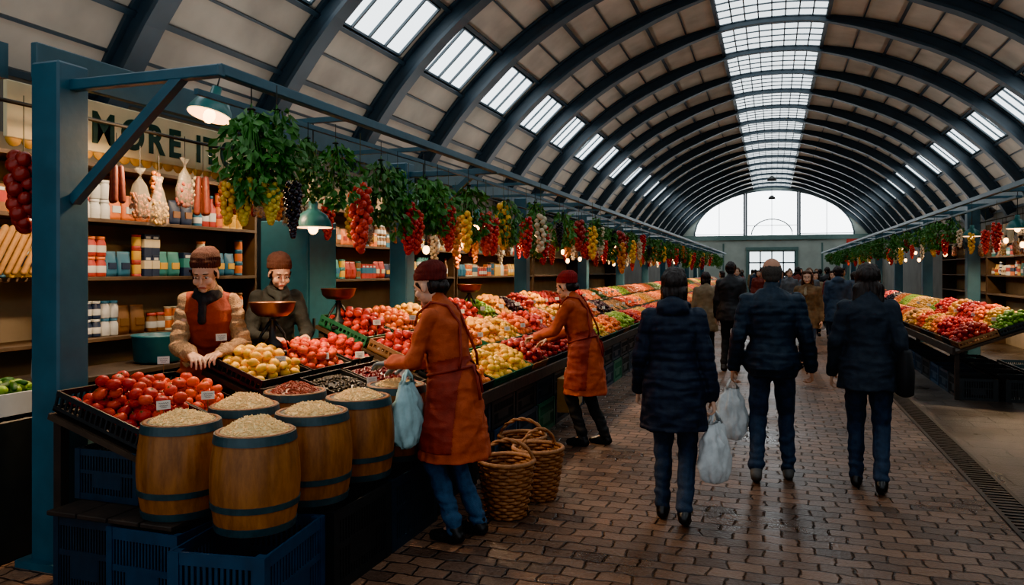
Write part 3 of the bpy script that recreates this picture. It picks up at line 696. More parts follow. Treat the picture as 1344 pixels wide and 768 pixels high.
# ---------------------------------------------------------------- produce
TM={}
def tray_mesh(L_,W,H,m):
    key=(round(L_,2),round(W,2),H,m.name)
    if key in TM: return TM[key]
    mb=MB(); t=.01; mb.box((0,0,.006),(L_,W,.01))
    for sx in(-1,1):
        for z,h in((H-.014,.028),(.016,.028)): mb.box((sx*(L_/2-t/2),0,z),(t,W,h)); mb.box((0,sx*(W/2-t/2),z),(L_-2*t,t,h))
        n=max(4,int(W/.035))
        for i in range(n+1): mb.box((sx*(L_/2-t/2),-W/2+.008+(W-.016)*i/n,H/2),(t*.8,.012,H-.01))
        n=max(4,int(L_/.035))
        for i in range(n+1): mb.box((-L_/2+.008+(L_-.016)*i/n,sx*(W/2-t/2),H/2),(.012,t*.8,H-.01))
    TM[key]=mb.mesh('produce_tray',[m]); return TM[key]
FR={}
KD={
 'tomato':('#c01404',.038,'tom'),'orange':('#e05800',.037,'sph'),'lemon':('#f2b000',.033,'lem'),'red_apple':('#980806',.035,'app'),'green_apple':('#84a418',.035,'app'),
 'plum':('#2a0e20',.026,'sph'),'red_pepper':('#b00a00',.04,'pep'),'yellow_pepper':('#ee9a00',.04,'pep'),'peach':('#de6416',.036,'app'),'cucumber':('#2c561a',.03,'cuc'),
 'mandarin':('#ea6a00',.032,'sph'),'eggplant':('#1c0a20',.036,'cuc'),'potato':('#a87840',.035,'pot'),'lime':('#648c14',.03,'lem'),'pomegranate':('#8c1406',.04,'app'),'orange_tomato':('#dc3c00',.038,'tom')}
def shape(sh):
    def f(p):
        a=math.atan2(p.y,p.x)
        if sh=='tom': k=1+.05*math.cos(5*a)*(abs(p.z)); return V((p.x*k,p.y*k,p.z*.82-(.12 if p.z>.95 else 0)))
        if sh=='app': k=1; return V((p.x*k*(1-.08*(p.z<-.3)),p.y*k*(1-.08*(p.z<-.3)),p.z*.93-(.2 if p.z>.97 else 0)))
        if sh=='lem': return V((p.x*.92,p.y*.92,p.z*1.12 if abs(p.z)<.95 else p.z*1.27))
        if sh=='pep': k=1+.12*math.cos(4*a); return V((p.x*k*(.9+.15*p.z),p.y*k*(.9+.15*p.z),p.z*1.25-(.2 if p.z>.97 else 0)))
        if sh=='cuc': return V((p.x*.75+.12*p.z*p.z,p.y*.75,p.z*2.1))
        if sh=='pot': return V((p.x*.85,p.y*1.0,p.z*1.25+.1*p.x))
        return p
    return f
def fruit(kind,p,r,tilt=None): FR.setdefault(kind,[]).append((V(p),r,tilt))
def pile(kind,cx,cy,zc,slope,side,L_,W,heap=.06,layers=2,base=.02,stagger=1):
    r=KD[kind][1]; ca=math.atan(slope); dx=r*2.0; dy=r*1.78
    R=Matrix.Rotation(-side*ca,3,'Y'); c=V((cx,cy,zc))
    for ly in range(layers):
        n1=int((L_-.02-2*r*(1+ly))/dx)+1; n2=int((W-.02-2*r*(1+ly))/dy)+1
        if n1<1 or n2<1: continue
        for i in range(n1):
            for j in range(n2):
                x=(i-(n1-1)/2)*dx+((j%2)-.5)*r*.9; y=(j-(n2-1)/2)*dy
                if abs(x)>L_/2-r: continue
                u=2*x/L_; v=2*y/W
                if ly and rnd()<.18+.5*max(u*u,v*v): continue
                z=base+r*.9+heap*(1-u*u)*(1-v*v)+ly*r*1.45
                fruit(kind,c+R@V((x+ru(-1,1)*r*.1,y+ru(-1,1)*r*.1,z+ru(-.05,.1)*r)),r*ru(.88,1.04))
def tray(kind,cx,cy,zc,slope,side,L_=.43,W=.5,H=.085,m=None,heap=.05,layers=2,r_=True):
    m=m or blackp; ca=math.atan(slope)
    mk('produce_tray',tray_mesh(L_,W,H,m),None,(cx,cy,zc+.004),(0,-side*ca,0),label='shallow %s tray of produce'%('black plastic' if m==blackp else 'wooden' if m==woodm else 'green plastic'),cat='tray',group='produce trays')
    if kind in KD: pile(kind,cx,cy,zc,slope,side,L_,W,heap,layers)
    elif kind: smallheap(kind,cx,cy,zc,slope,side,L_,W)
SM={'olives':('#2a2418',.011),'cherries':('#5a080e',.013),'dates':('#4a2410',.013),'beans':('#8a3a20',.009),'green_olives':('#6b7022',.011),'cranberries':('#981010',.011),'blueberries':('#1a1c30',.011),'nuts':('#a87838',.012)}
def smallheap(kind,cx,cy,zc,slope,side,L_,W):
    col,r=SM[kind]; mat=M(kind+'_skin',col,.3,.4,40); mb=MB(); L2=L_-.025;W2=W-.025; n=16
    def hz(u,v): return .045+.06*(1-u*u)*(1-v*v)
    vs=[(L2/2*(2*i/n-1),W2/2*(2*j/n-1),hz(2*i/n-1,2*j/n-1)) for i in range(n+1) for j in range(n+1)]
    mb.add(vs,[(i*(n+1)+j,(i+1)*(n+1)+j,(i+1)*(n+1)+j+1,i*(n+1)+j+1) for i in range(n) for j in range(n)],0,True)
    cnt=int(L2*W2/(r*r*3.2))
    for q in range(cnt):
        u=ru(-.97,.97);v=ru(-.97,.97); mb.sph((L2/2*u,W2/2*v,hz(u,v)+ru(0,r*.9)),(r,r,r*.9),nu=6,nv=4)
    mk(kind+'_heap',mb,[mat],(cx,cy,zc),(0,-side*math.atan(slope),0),label='heap of %s in a tray'%kind.replace('_',' '),cat='food',kind='stuff',group='heaps of small produce')
PNz=lambda x:.84+.357*(-2.92-x)
tray('tomato',-3.22,3.19,.785,.308,-1,.60,.48,.11,heap=.05,layers=3)
tray('orange_tomato',-3.22,3.60,.785,.308,-1,.60,.33,.11,heap=.06,layers=2)  # the lighter orange-red tomatoes beside the red ones
tray('lemon',-3.13,4.12,PNz(-3.13),.357,-1,.42,.52,.09,heap=.08,layers=2)
tray('orange_tomato',-3.13,4.64,PNz(-3.13),.357,-1,.42,.48,.09,heap=.06)  # orange-red tomatoes again
tray('tomato',-3.13,5.06,PNz(-3.13)+.01,.357,-1,.42,.32,.09,heap=.05)
tray('olives',-2.67,4.40,.765,.32,-1,.43,.48); tray('cherries',-2.67,4.92,.765,.32,-1,.43,.5)
tray('beans',-2.24,4.77,.65,.22,-1,.36,.46)
warm=['tomato','orange','lemon','red_apple','peach','mandarin','yellow_pepper','red_pepper','orange_tomato','mandarin','lemon']
allk=warm*2+['green_apple','lime','plum','cucumber','green_apple','cherries','nuts','potato','eggplant']
PL=lambda x:.62+.407*(-2.1-x)
y=5.52; i=0; blk=[None]*3; left_=[0]*3
first=[['mandarin','tomato','tomato'],['lemon','red_apple','mandarin'],['lemon','peach','lemon'],['red_apple','yellow_pepper','tomato'],['red_apple','lemon','red_pepper'],['red_apple','orange','lime'],['peach','red_pepper','yellow_pepper'],['lemon','orange','plum'],['green_apple','lemon','tomato']]
while y<47:
    for c,x in enumerate((-2.35,-2.79,-3.23)):
        if i<len(first): k=first[i][c]
        else:
            if left_[c]<=0: blk[c]=random.choice(allk); left_[c]=random.randint(1,2)
            left_[c]-=1; k=blk[c]
        if y>15 and k in SM: k=random.choice(warm)
        far=y>17
        tray(k,x,y,PL(x)+.0,.407,-1,.45,.5 if not far else 1.0,.085,m=random.choice([blackp,blackp,woodm,greenp]),heap=.07,layers=2 if y<13 else 1)
    y+=.52 if y<17 else 1.03; i+=1
PR=lambda x:.60+.4*(x-2.15)
y=10.95;i=0
rf=[['red_apple','lime'],['tomato','lemon'],['tomato','orange'],['mandarin','red_pepper'],['lemon','tomato'],['orange_tomato','yellow_pepper'],['yellow_pepper','tomato']]
while y<46:
    for c,x in enumerate((2.42,2.86)):
        k=rf[i][c] if i<len(rf) else random.choice(allk); 
        if k in SM and y>13: k=random.choice(warm)
        tray(k,x,y,PR(x),.4,1,.46,.5 if y<17 else 1.0,.085,m=random.choice([blackp,woodm,blackp]),heap=.12,layers=2 if y<15 else 1)
    y+=.52 if y<17 else 1.03; i+=1
mb=MB(); mb.box((0,0,.39),(.55,.5,.78),ch=.01)
cab=empty('storage_cabinet',(-4.22,3.22,0),label='dark metal storage cabinet',cat='cabinet')
mk('cabinet_body',mb,[M('dark_cabinet','#1b2224',.5,.2)],parent=cab)
mb=MB(); mb.box((0,-.256,.4),(.48,.012,.68),ch=.004); mk('door',mb,[MC['dark_cabinet']],parent=cab)
mk('polystyrene_box',(lambda m:(m.box((0,0,.01),(.5,.42,.02)),[m.box((sx*.24,0,.07),(.02,.42,.14)) for sx in(-1,1)],[m.box((0,sy*.2,.07),(.46,.02,.14)) for sy in(-1,1)],m)[-1])(MB()),[M('polystyrene','#b9bdbb',.7,.05)],(-4.2,3.2,.782),label='white polystyrene produce box',cat='box')
pile('cucumber',-4.2,3.2,.79,0,-1,.46,.38,.03,3); pile('green_apple',-4.2,3.2,.86,0,-1,.4,.3,.03,1)

def realise():
    for kind,lst in FR.items():
        col,r,sh=KD[kind]; mat=M(kind+'_skin',col,.4,.16,30,orand=.6,spec=.4)
        mb=MB(); mb.sph((0,0,0),1,nu=16,nv=10,fn=shape(sh))
        if sh in('app','pot'):
            mb.cyl((0,0,.74),(0,0,.82),.05,.04,n=5)
        me=mb.mesh(kind,[mat])
        ms=MB()
        for a in range(5):
            t=2*pi*a/5; d=V((math.cos(t),math.sin(t),0)); s_=V((-d.y,d.x,0)); z=.66 if sh=='tom' else 1.0
            ms.add([V((0,0,z+.06))+s_*.07,V((0,0,z+.06))-s_*.07,d*.5+V((0,0,z-.0))],[(0,1,2)])
        ms.cyl((0,0,z),(.04,0,z+.28),.05,.04,n=5); mes=ms.mesh('stem',[M('calyx_green','#3f5a22',.6,.2)])
        lst.sort(key=lambda q:(q[0]-V((0,0,1.6))).length)
        nice=kind.replace('_',' ')
        for i,(p,rr,t) in enumerate(lst[:300]):
            o=bpy.data.objects.new(kind,me); COL.objects.link(o); o.location=p; o.scale=(rr,rr,rr)
            o.rotation_euler=(ru(-.7,.7),ru(-.7,.7),ru(0,6)) if sh not in('lem','cuc','pep','pot') else (pi/2+ru(-.3,.3),0,ru(0,6))
            o['label']='ripe %s in a produce tray'%nice; o['category']=nice.split()[-1] if kind!='pomegranate' else 'pomegranate'; o['group']='%s pile'%nice
            if sh in('tom','pep') and i<90 and p.y<9:
                c=bpy.data.objects.new('stem',mes); COL.objects.link(c); c.parent=o
        rest=lst[300:]
        if rest:
            bm=bmesh.new(); bmesh.ops.create_icosphere(bm,subdivisions=1,radius=1)
            bv=np.array([v.co[:] for v in bm.verts]); bf=np.array([[v.index for v in f.verts] for f in bm.faces]); bm.free()
            fz=1.3 if sh in('cuc','lem') else 1
            vs=[];fs=[]
            for i,(p,rr,t) in enumerate(rest):
                a=ru(0,6.28); ca,sa=math.cos(a),math.sin(a); q=bv*rr; q[:,0]*=fz
                q=np.stack([q[:,0]*ca-q[:,1]*sa,q[:,0]*sa+q[:,1]*ca,q[:,2]],1)+np.array(p[:]); vs.append(q); fs.append(bf+i*len(bv))
            m2=bpy.data.meshes.new(kind+'_pile'); m2.from_pydata(np.concatenate(vs).tolist(),[],np.concatenate(fs).tolist()); m2.materials.append(mat)
            m2.polygons.foreach_set('use_smooth',[True]*len(m2.polygons))
            mk(kind+'_pile',m2,None,label='remaining %s piled in stall trays'%nice,cat=nice.split()[-1],kind='stuff')
realise()

def price_tag():
    mb=MB(); mb.box((0,0,.06),(.004,.075,.05)); o=mk('price_tag',mb,[paper],label='small white handwritten price card on a stick',cat='price tag')
    mb=MB(); mb.cyl((-.003,0,-.06),(-.003,0,.04),.003,n=5); mk('stick',mb,[woodm],parent=o)
    mb=MB()
    for zz,a_,w_ in((.070,.004,.052),(.056,.003,.044),(.047,.0015,.03)):
        pts=[(.0032,-w_/2+w_*t/14,zz+a_*math.sin(t*2.1)*(1 if t%3 else .4)) for t in range(15)]; mb.tube(pts,.0011,4)
    mk('marking',mb,[ink],parent=o)
    return o
tg=[]
for x,y,z in((-2.93,3.1,.86),(-2.93,3.42,.86),(-3.32,4.0,1.12),(-2.95,4.1,.98),(-2.95,4.6,.95),(-2.9,5.0,.92),(-2.46,4.4,.83),(-2.48,4.9,.82),(-3.5,3.7,1.0),(-2.1,4.9,.72)): tg.append(((x,y,z),(0,-.15,-.75+ru(-.2,.2)),.9))
y=5.5
while y<16:
    for x in(-2.57,-3.01): tg.append(((x,y+ru(-.1,.1),PL(x)+.14),(0,-.15,-.75+ru(-.2,.2)),.85)); 
    y+=.6
y=11
while y<17: tg.append(((2.64,y,PR(2.64)+.14),(0,.1,pi+.75+ru(-.2,.2)))); y+=1.04
spread(price_tag,tg,'price cards')

# ---------------------------------------------------------------- hanging things
def herb(var):
    random.seed(50+var); mb=MB(); wd=(.13,.085,.11)[var]; ln=(.46,.55,.36)[var]
    for i in range((340,260,230)[var]):
        t=rnd()**.8; z=-ln*t; w=.035+wd*math.sin(pi*min(1,t*.8+.12)); a=ru(0,6.28); r=w*math.sqrt(rnd())*(1+.35*math.sin(3*a+var)+.2*noise.noise(V((z*9,a,var))))
        p=V((r*math.cos(a),r*math.sin(a),z)); d=V((math.cos(a)*ru(.2,.9),math.sin(a)*ru(.2,.9),ru(-1.6,.1))).normalized()
        s_=d.cross(V((ru(-1,1),ru(-1,1),ru(-1,1)))).normalized(); n_=d.cross(s_); L_=ru(.035,.08); w_=L_*ru(.25,.42)
        mb.add([p,p+d*L_*.45+s_*w_+n_*.006,p+d*L_-n_*.01,p+d*L_*.45-s_*w_+n_*.006],[(0,1,2),(0,2,3)],0,False)
    for i in range(14):
        a=ru(0,6.28); mb.tube([(0,0,.03),(.03*math.cos(a),.03*math.sin(a),-.12),(wd*.6*math.cos(a),wd*.6*math.sin(a),-.34)],.004,4)
    return mb
def mkherb(var):
    def f():
        o=mk('herb_bunch',herb(var),[leafm],label='hanging bunch of fresh green leafy herbs',cat='herbs')
        mb=MB(); mb.cyl((0,0,0),(0,0,.14),.0035,n=4); mb.tube([(.02*math.cos(a),.02*math.sin(a),0) for a in np.linspace(0,5.2,6)],.006,4,0,True); mk('string',mb,[wire],parent=o)
        return o
    return f
xs=[[],[],[]]
random.seed(11)
for v_,x,y,z,s_ in((0,-2.66,3.44,2.47,1.05),(2,-2.60,3.58,2.49,1.0),(1,-2.72,3.52,2.42,.8),(1,-2.72,4.06,2.42,.72),(0,-2.66,4.28,2.42,.85),(0,-2.68,4.92,2.40,1.0),(1,-2.64,5.10,2.36,.9),(2,-2.7,5.7,2.36,1.15),(0,-2.66,5.86,2.36,.9),(0,-2.7,6.65,2.4,1.1)):
    xs[v_].append(((x,y,z),(0,0,ru(0,6)),(s_,s_,s_*ru(.92,1.05))))
y=7.6; i=0
while y<44:
    s_=ru(.85,1.25)
    for q in range(random.choice([1,1,2])):
        xs[(i+q)%3].append(((-2.70+ru(-.1,.1),y+q*.2,2.42+ru(-.08,.02)),(0,0,ru(0,6)),(s_,s_,s_*ru(.75,1.15))))
    y+=ru(.8,1.5); i+=1
y=14.2
while y<44:
    xs[i%3].append(((2.75+ru(-.1,.12),y,2.44),(0,0,ru(0,6)),ru(.8,1.15))); y+=ru(.6,1.2); i+=1
for v_ in range(3): spread(mkherb(v_),xs[v_],'hanging herb bunches')
def bunch(name,col,n,r,L_,W,lab,cat,taper=1.0,rough=.25,seed=1):
    def f():
        st=random.getstate(); random.seed(seed); mb=MB()
        for i in range(n):
            t=i/n; z=-L_*t-.03; w=W*(math.sin(pi*min(1,t*.8+.2))**.7)*(1 if not taper else (1-.55*t*taper)); a=i*2.4+ru(-.3,.3); q=w*(.75+.25*rnd())
            mb.sph((q*math.cos(a),q*math.sin(a),z),r*ru(.85,1.1),nu=8,nv=6)
        random.setstate(st)
        o=mk(name,mb,[M(name+'_skin',col,rough,.3,25,orand=.4)],label=lab,cat=cat)
        mb=MB(); mb.cyl((0,0,-L_),(0,0,.0),.006,n=5); mb.cyl((0,0,0),(0,0,.28),.0025,n=4); mk('stalk',mb,[M('stalk','#4c4a28',.7,.2)],parent=o)
        return o
    return f
bu={'grape':bunch('green_grapes','#d0b01c',62,.018,.24,.065,'hanging bunch of yellow-green grapes','grapes'),
 'dark':bunch('dark_grapes','#1a1322',70,.016,.3,.05,'hanging bunch of dark grapes','grapes',seed=2),
 'tom':bunch('tomato_bunch','#bc1208',46,.024,.38,.06,'hanging bunch of small red tomatoes','tomatoes',.3,seed=3),
 'onion':bunch('onion_string','#c87018',20,.034,.4,.045,'hanging string of golden onions','onions',.1,.5,seed=4),
 'lemons':bunch('lemon_string','#eeaa00',22,.03,.36,.05,'hanging string of small yellow lemons','lemons',.1,.4,seed=7),
 'garlic':bunch('garlic_string','#c8b898',22,.026,.34,.045,'hanging string of white garlic','garlic',.1,.6,seed=5),
 'red':bunch('red_onion_string','#8a1410',24,.04,.36,.06,'hanging cluster of red onions','onions',.1,.35,seed=6)}
H={k:[] for k in bu}
def hang(k,x,y,z,s=1.0): H[k].append(((x,y,z),(0,0,ru(0,6)),s))
hang('grape',-2.72,3.45,2.12,1.0); hang('grape',-2.60,3.53,2.10,.9); hang('lemons',-2.75,3.36,2.08,.6); hang('dark',-2.62,3.76,2.14,1.05)
hang('tom',-2.62,4.52,2.2,1.15); hang('tom',-2.62,5.24,2.14,1.0); hang('tom',-2.6,5.34,2.08,.85); hang('tom',-2.6,5.95,2.18,1.0); hang('onion',-2.62,6.15,2.12,.9); hang('lemons',-2.62,6.4,2.14,.95); hang('tom',-2.6,6.85,2.18,1.05)
y=7.2; ii=0
while y<36:
    k=['tom','lemons','tom','garlic','tom','dark','onion','red'][ii%8]; hang(k,-2.62+ru(-.06,.06),y,ru(2.1,2.38),ru(.9,1.3)); y+=ru(.35,.6) if y<16 else .75; ii+=1
y=7.2
while y<24:
    k=random.choice(['tom','garlic','onion','garlic','lemons','red']); hang(k,-3.4+ru(-.15,.15),y,ru(1.95,2.2),ru(.6,.9)); y+=ru(.3,.6)
y=11.5
while y<34:
    k=['tom','lemons','garlic','tom'][ii%4]; hang(k,2.8+ru(-.08,.08),y,ru(2.1,2.3),ru(.7,1.0)); y+=.75; ii+=1
hang('red',-3.92,3.12,2.26,1.1); hang('red',-3.98,3.3,2.2,.9); 
for k in range(6): hang(['onion','garlic','onion','red'][k%4],-3.95+ru(-.05,.05),4.15+k*.33,2.28,.6)
for y in (5.9,6.3): hang(random.choice(['onion','garlic','tom','lemons']),-3.75,y,2.25,.9)
for k in bu: spread(bu[k],H[k],'hanging produce strings')
plast=M('clear_wrap','#a8a292',.2,.1,30,alpha=.3,bump=.6,bscale=25); salm=M('salami','#6a2c1c',.5,.3,40)
def salami():
    r=empty('salami_bundle',label='bundle of hanging cured sausages',cat='sausage')
    for k in range(3):
        mb=MB(); a=k*2.1; mb.cap((.03*math.cos(a),.03*math.sin(a),-.06),(.04*math.cos(a),.04*math.sin(a),-.3),.022,.026,10); mk('sausage',mb,[salm],parent=r)
    mb=MB(); mb.cyl((0,0,-.05),(0,0,.2),.003,n=4); mk('string',mb,[wire],parent=r); return r
def foodbag(col,seed):
    def f():
        mb=MB(); secs=[]
        for z,rx,ry in((-.36,.03,.02),(-.34,.085,.04),(-.22,.082,.045),(-.1,.05,.03),(-.04,.014,.01),(-.02,.012,.008),(.03,.05,.008)): secs.append((V((0,0,z)),rx,ry,None))
        mb.loft(secs,28); me=mb.mesh('hanging_food_bag',[plast])
        for v in me.vertices: v.co+=V((noise.noise(v.co*30+V((seed,0,0)))*.022,noise.noise(v.co*30+V((5,seed,0)))*.018,noise.noise(v.co*25+V((0,0,seed)))*.015))
        o=mk('hanging_food_bag',me,None,label='tied cellophane bag of dry food hanging up',cat='bag')
        st=random.getstate(); random.seed(seed); mb=MB()
        for i in range(90): mb.sph((ru(-.065,.065),ru(-.03,.03),ru(-.34,-.17)),(.013,.01,.017),nu=6,nv=5)
        random.setstate(st); mk('contents',mb,[M('bag_food_%d'%seed,col,.6,.25,30)],parent=o)
        mb=MB(); mb.cyl((0,0,-.03),(0,0,.2),.003,n=4); mk('string',mb,[wire],parent=o); return o
    return f
spread(salami,[((-3.92,3.75+.0,2.3),(0,0,1),.85),((-3.9,4.5,2.32),(0,0,2),1.0),((-3.95,4.9,2.36),(0,0,0),1),((-3.9,6.9,2.3),(0,0,0),1),((-3.75,8.4,2.3),(0,0,0),1)],'hanging sausages')
fb=[((-3.9,3.92,2.24),(0,0,1.2),.85),((-3.88,4.06,2.2),(0,0,1.4),.85),((-3.9,4.32,2.36),(0,0,1.6),.9),((-3.9,5.15,2.34),(0,0,1.6),.9),((-3.92,5.6,2.34),(0,0,1.3),1.0)]+[((-3.75,y,2.2),(0,0,ru(1,2)),ru(.8,1.1)) for y in(6.6,7.2,7.6,8.0,8.4,8.9,9.3,9.7,10,10.4,10.8,11.4,12,12.6,13,14,15)]+[((3.4,y,2.2),(0,0,ru(1,2)),ru(.8,1.1)) for y in(12,12.5,13,13.7,14.4,15,16,17)]
for q,c in enumerate(('#a05c20','#b08838','#7a2c1a')): spread(foodbag(c,q+1),fb[q::3],'hanging food bags')
mb=MB(); mb.cyl((-3.92,2.9,2.52),(-3.92,16,2.52),.012,n=6); mk('hanging_rod',mb,[wire],label='long dark rod for hanging goods',cat='rod')
mb=MB(); mb.cyl((3.4,11.2,2.42),(3.4,18,2.42),.012,n=6); mk('hanging_rod',mb,[wire],label='long dark rod for hanging goods',cat='rod')
mb=MB(); mb.cyl((-3.4,7.0,2.5),(-3.4,24,2.5),.012,n=6); mk('hanging_rod',mb,[wire],label='long dark rod for hanging goods',cat='rod')

# ---------------------------------------------------------------- lamps
enam=M('green_enamel','#2a6a68',.35,.1,5); enw=M('lamp_inner','#ffca88',.4,.05,emit=6)
def lampb(energy,cord=.55,spot=150):
    def f():
        r=empty('pendant_lamp',label='green enamel pendant lamp with warm bulb',cat='lamp')
        mb=MB()
        prof=[(.13,0),(.122,.035),(.095,.085),(.05,.115),(.032,.13),(.03,.18),(.0001,.182)]
        vs=[];n=32
        for (q,z) in prof:
            for j in range(n): a=2*pi*j/n; vs.append((q*math.cos(a),q*math.sin(a),z))
        fs=[(i*n+j,i*n+(j+1)%n,(i+1)*n+(j+1)%n,(i+1)*n+j) for i in range(len(prof)-1) for j in range(n)]
        mb.add(vs,fs,0,True)
        vi=[(x*.97,y*.97,z-.004) for x,y,z in vs[:n*5]]
        mb.add(vi,[(i*n+j,(i+1)*n+j,(i+1)*n+(j+1)%n,i*n+(j+1)%n) for i in range(4) for j in range(n)],1,True)
        mk('lamp_shade',mb,[enam,enw],parent=r)
        mb=MB(); mb.sph((0,0,-.005),(.036,.036,.045)); mk('bulb',mb,[bulbm],parent=r)
        mb=MB(); mb.cyl((0,0,.18),(0,0,cord),.005,n=6); mk('cord',mb,[wire],parent=r)
        ld=bpy.data.lights.new('lamp_light','SPOT'); ld.energy=energy; ld.color=(1,.64,.34); ld.spot_size=rad(spot); ld.spot_blend=.7; ld.shadow_soft_size=.05
        lo=bpy.data.objects.new('lamp_light',ld); COL.objects.link(lo); lo.parent=r; lo.location=(0,0,-.06)
        return r
    return f
spread(lampb(95,.72),[((-3.02,4.57,1.90),)],'stall pendant lamps')
spread(lampb(300,.25,168),[((-3.5,4.10,2.62),(-.25,.1,0),1.1)],'stall pendant lamps')
ll=[((-3.0,6.3,2.12),),((-3.1,7.9,2.1),)]+[((-3.05,y,2.1),) for y in (10,12.6,15.5,19,23,28,34,40)]
spread(lampb(210),ll,'stall pendant lamps')
spread(lampb(310),[((3.05,y,2.15),) for y in(11.6,14,17,21,26,32,38)],'stall pendant lamps')
def spotl(en):  # fill spots added out of sight to brighten the shelves and goods
    def f():
        r=empty('shelf_fill_spot',label='small black fill spotlight added behind the stall fascia',cat='lamp')
        mb=MB(); mb.lathe([(.045,0),(.04,.08),(.02,.1),(0,.1)],16); mk('housing',mb,[wire],parent=r)
        ld=bpy.data.lights.new('fill_spot','SPOT'); ld.energy=en; ld.color=(1,.7,.42); ld.spot_size=rad(150); ld.spot_blend=.8; ld.shadow_soft_size=.05
        lo=bpy.data.objects.new('fill_spot',ld); COL.objects.link(lo); lo.parent=r; lo.location=(0,0,-.02)
        return r
    return f
spread(spotl(85),[((-4.42,y,2.64),(0,.35,0)) for y in(3.7,4.7,5.7)],'added fill spotlights')
spread(spotl(260),[((-3.98,y,2.6),(0,.75,0)) for y in(7.2,9.2,11.2,13.5,16)]+[((3.6,y,2.6),(0,-.75,0)) for y in(12.5,15,18)],'added fill spotlights')
def bulb():
    o=mk('light_bulb',(lambda m:(m.sph((0,0,0),(.035,.035,.045)),m)[-1])(MB()),[bulbm],label='bare glowing warm light bulb',cat='bulb')
    mb=MB(); mb.cyl((0,0,.04),(0,0,.08),.018,n=8); mb.cyl((0,0,.08),(0,0,.5),.004,n=4); mk('socket',mb,[wire],parent=o); return o
bl=[]
for y in np.arange(7.0,40,1.1): bl.append(((-3.3+ru(-.3,.2),float(y),ru(1.75,2.1)),))
for y in np.arange(12,40,1.6): bl.append(((3.3+ru(-.1,.2),float(y),ru(1.8,2.15)),))
spread(bulb,bl,'warm stall bulbs')

# ---------------------------------------------------------------- shelves & goods
shm=M('shelf_wood','#4c3a2a',.7,.25,7,bump=.2); backp=M('beige_board','#8d7c63',.8,.12,4)
def shelving(side,x,y0,y1,zs,lab):
    s=side; r=empty('shelving_unit',(0,y0,0),label=lab,cat='shelving',group='shop shelving'); Ly=y1-y0; d=.36
    mb=MB(); mb.box((s*(x+d),Ly/2,1.3),(.03,Ly,2.6)); mk('back_panel',mb,[backp],parent=r)
    for yy in(.015,Ly-.015): mb=MB(); mb.box((s*(x+d/2),yy,1.3),(d,.03,2.6)); mk('side_panel',mb,[shm],parent=r)
    for z in zs: mb=MB(); mb.box((s*(x+d/2-.01),Ly/2,z-.015),(d+.02,Ly-.06,.03),ch=.003); mk('shelf',mb,[shm],parent=r)
shelving(-1,4.9,3.3,6.42,[1.08,1.55,2.0,2.42],'wooden shop shelving stocked with groceries')
for a,b_ in((7.0,11.0),(11.1,15.1),(15.2,19.2),(19.3,24)): shelving(-1,4.7,a,b_,[1.1,1.5,1.9,2.3],'dim wooden stall shelving with packets')
for a,b_ in((11.2,15.2),(15.3,19.3),(19.4,24)): shelving(1,4.5,a,b_,[1.1,1.5,1.9,2.3],'dim wooden stall shelving with packets')
pc_=[('blue','#23607e'),('teal','#2f7a76'),('red','#a02c22'),('yellow','#d0a028'),('cream','#cbbd9a'),('white','#c8cac5'),('brown','#7b5430'),('orange','#cf6a20'),('navy','#1c2c48')]
pm_={n_:M('pack_'+n_,c,.5,.1,8) for n_,c in pc_}
GM={}
def goods(kind,c1,c2):
    k=(kind,c1,c2)
    if k in GM: return GM[k]
    mb=MB()
    if kind=='food_can': mb.lathe([(.037,0),(.037,.008),(.035,.01),(.035,.098),(.037,.1),(.037,.108),(.033,.108),(.033,.104),(0,.104)],20,mi=0); mb.lathe([(.0355,.02),(.0358,.022),(.0358,.088),(.0355,.09)],20,mi=1)
    if kind=='carton': mb.box((0,0,.09),(.07,.085,.18),0,ch=.002); mb.box((0,0,.1),(.0712,.0862,.07),1); mb.box((0,0,.15),(.0714,.05,.02),2)
    if kind=='glass_jar': mb.lathe([(.04,0),(.043,.01),(.043,.1),(.034,.12),(.034,.13)],20,mi=0); mb.lathe([(.037,.128),(.038,.13),(.038,.15),(0,.15)],20,mi=1); mb.lathe([(.0435,.03),(.0438,.032),(.0438,.08),(.0435,.082)],20,mi=2)
    if kind=='bottle': mb.lathe([(.036,0),(.038,.01),(.038,.16),(.014,.21),(.013,.25)],20,mi=0); mb.lathe([(.015,.248),(.015,.275),(0,.275)],16,mi=1); mb.lathe([(.0385,.05),(.0388,.052),(.0388,.12),(.0385,.122)],20,mi=2)
    if kind=='food_packet':
        mb.loft([(V((0,0,z)),rx,ry,None) for z,rx,ry in((0,.03,.055),(.03,.034,.06),(.12,.03,.058),(.17,.006,.056),(.19,.003,.056))],16,mi=0); mb.box((.02,0,.08),(.03,.07,.05),1)
    GM[k]=mb.mesh(kind,[pm_[c1],pm_[c2],pm_['white']]); return GM[k]
random.seed(5)
cn=[c[0] for c in pc_]
labs={'food_can':'food can with a coloured label','carton':'upright printed food carton','glass_jar':'jar of preserves with a lid','bottle':'bottle with a paper label','food_packet':'soft packet of dry food'}
hh_={'food_can':.109,'carton':.18,'glass_jar':.151,'bottle':.275,'food_packet':.19}
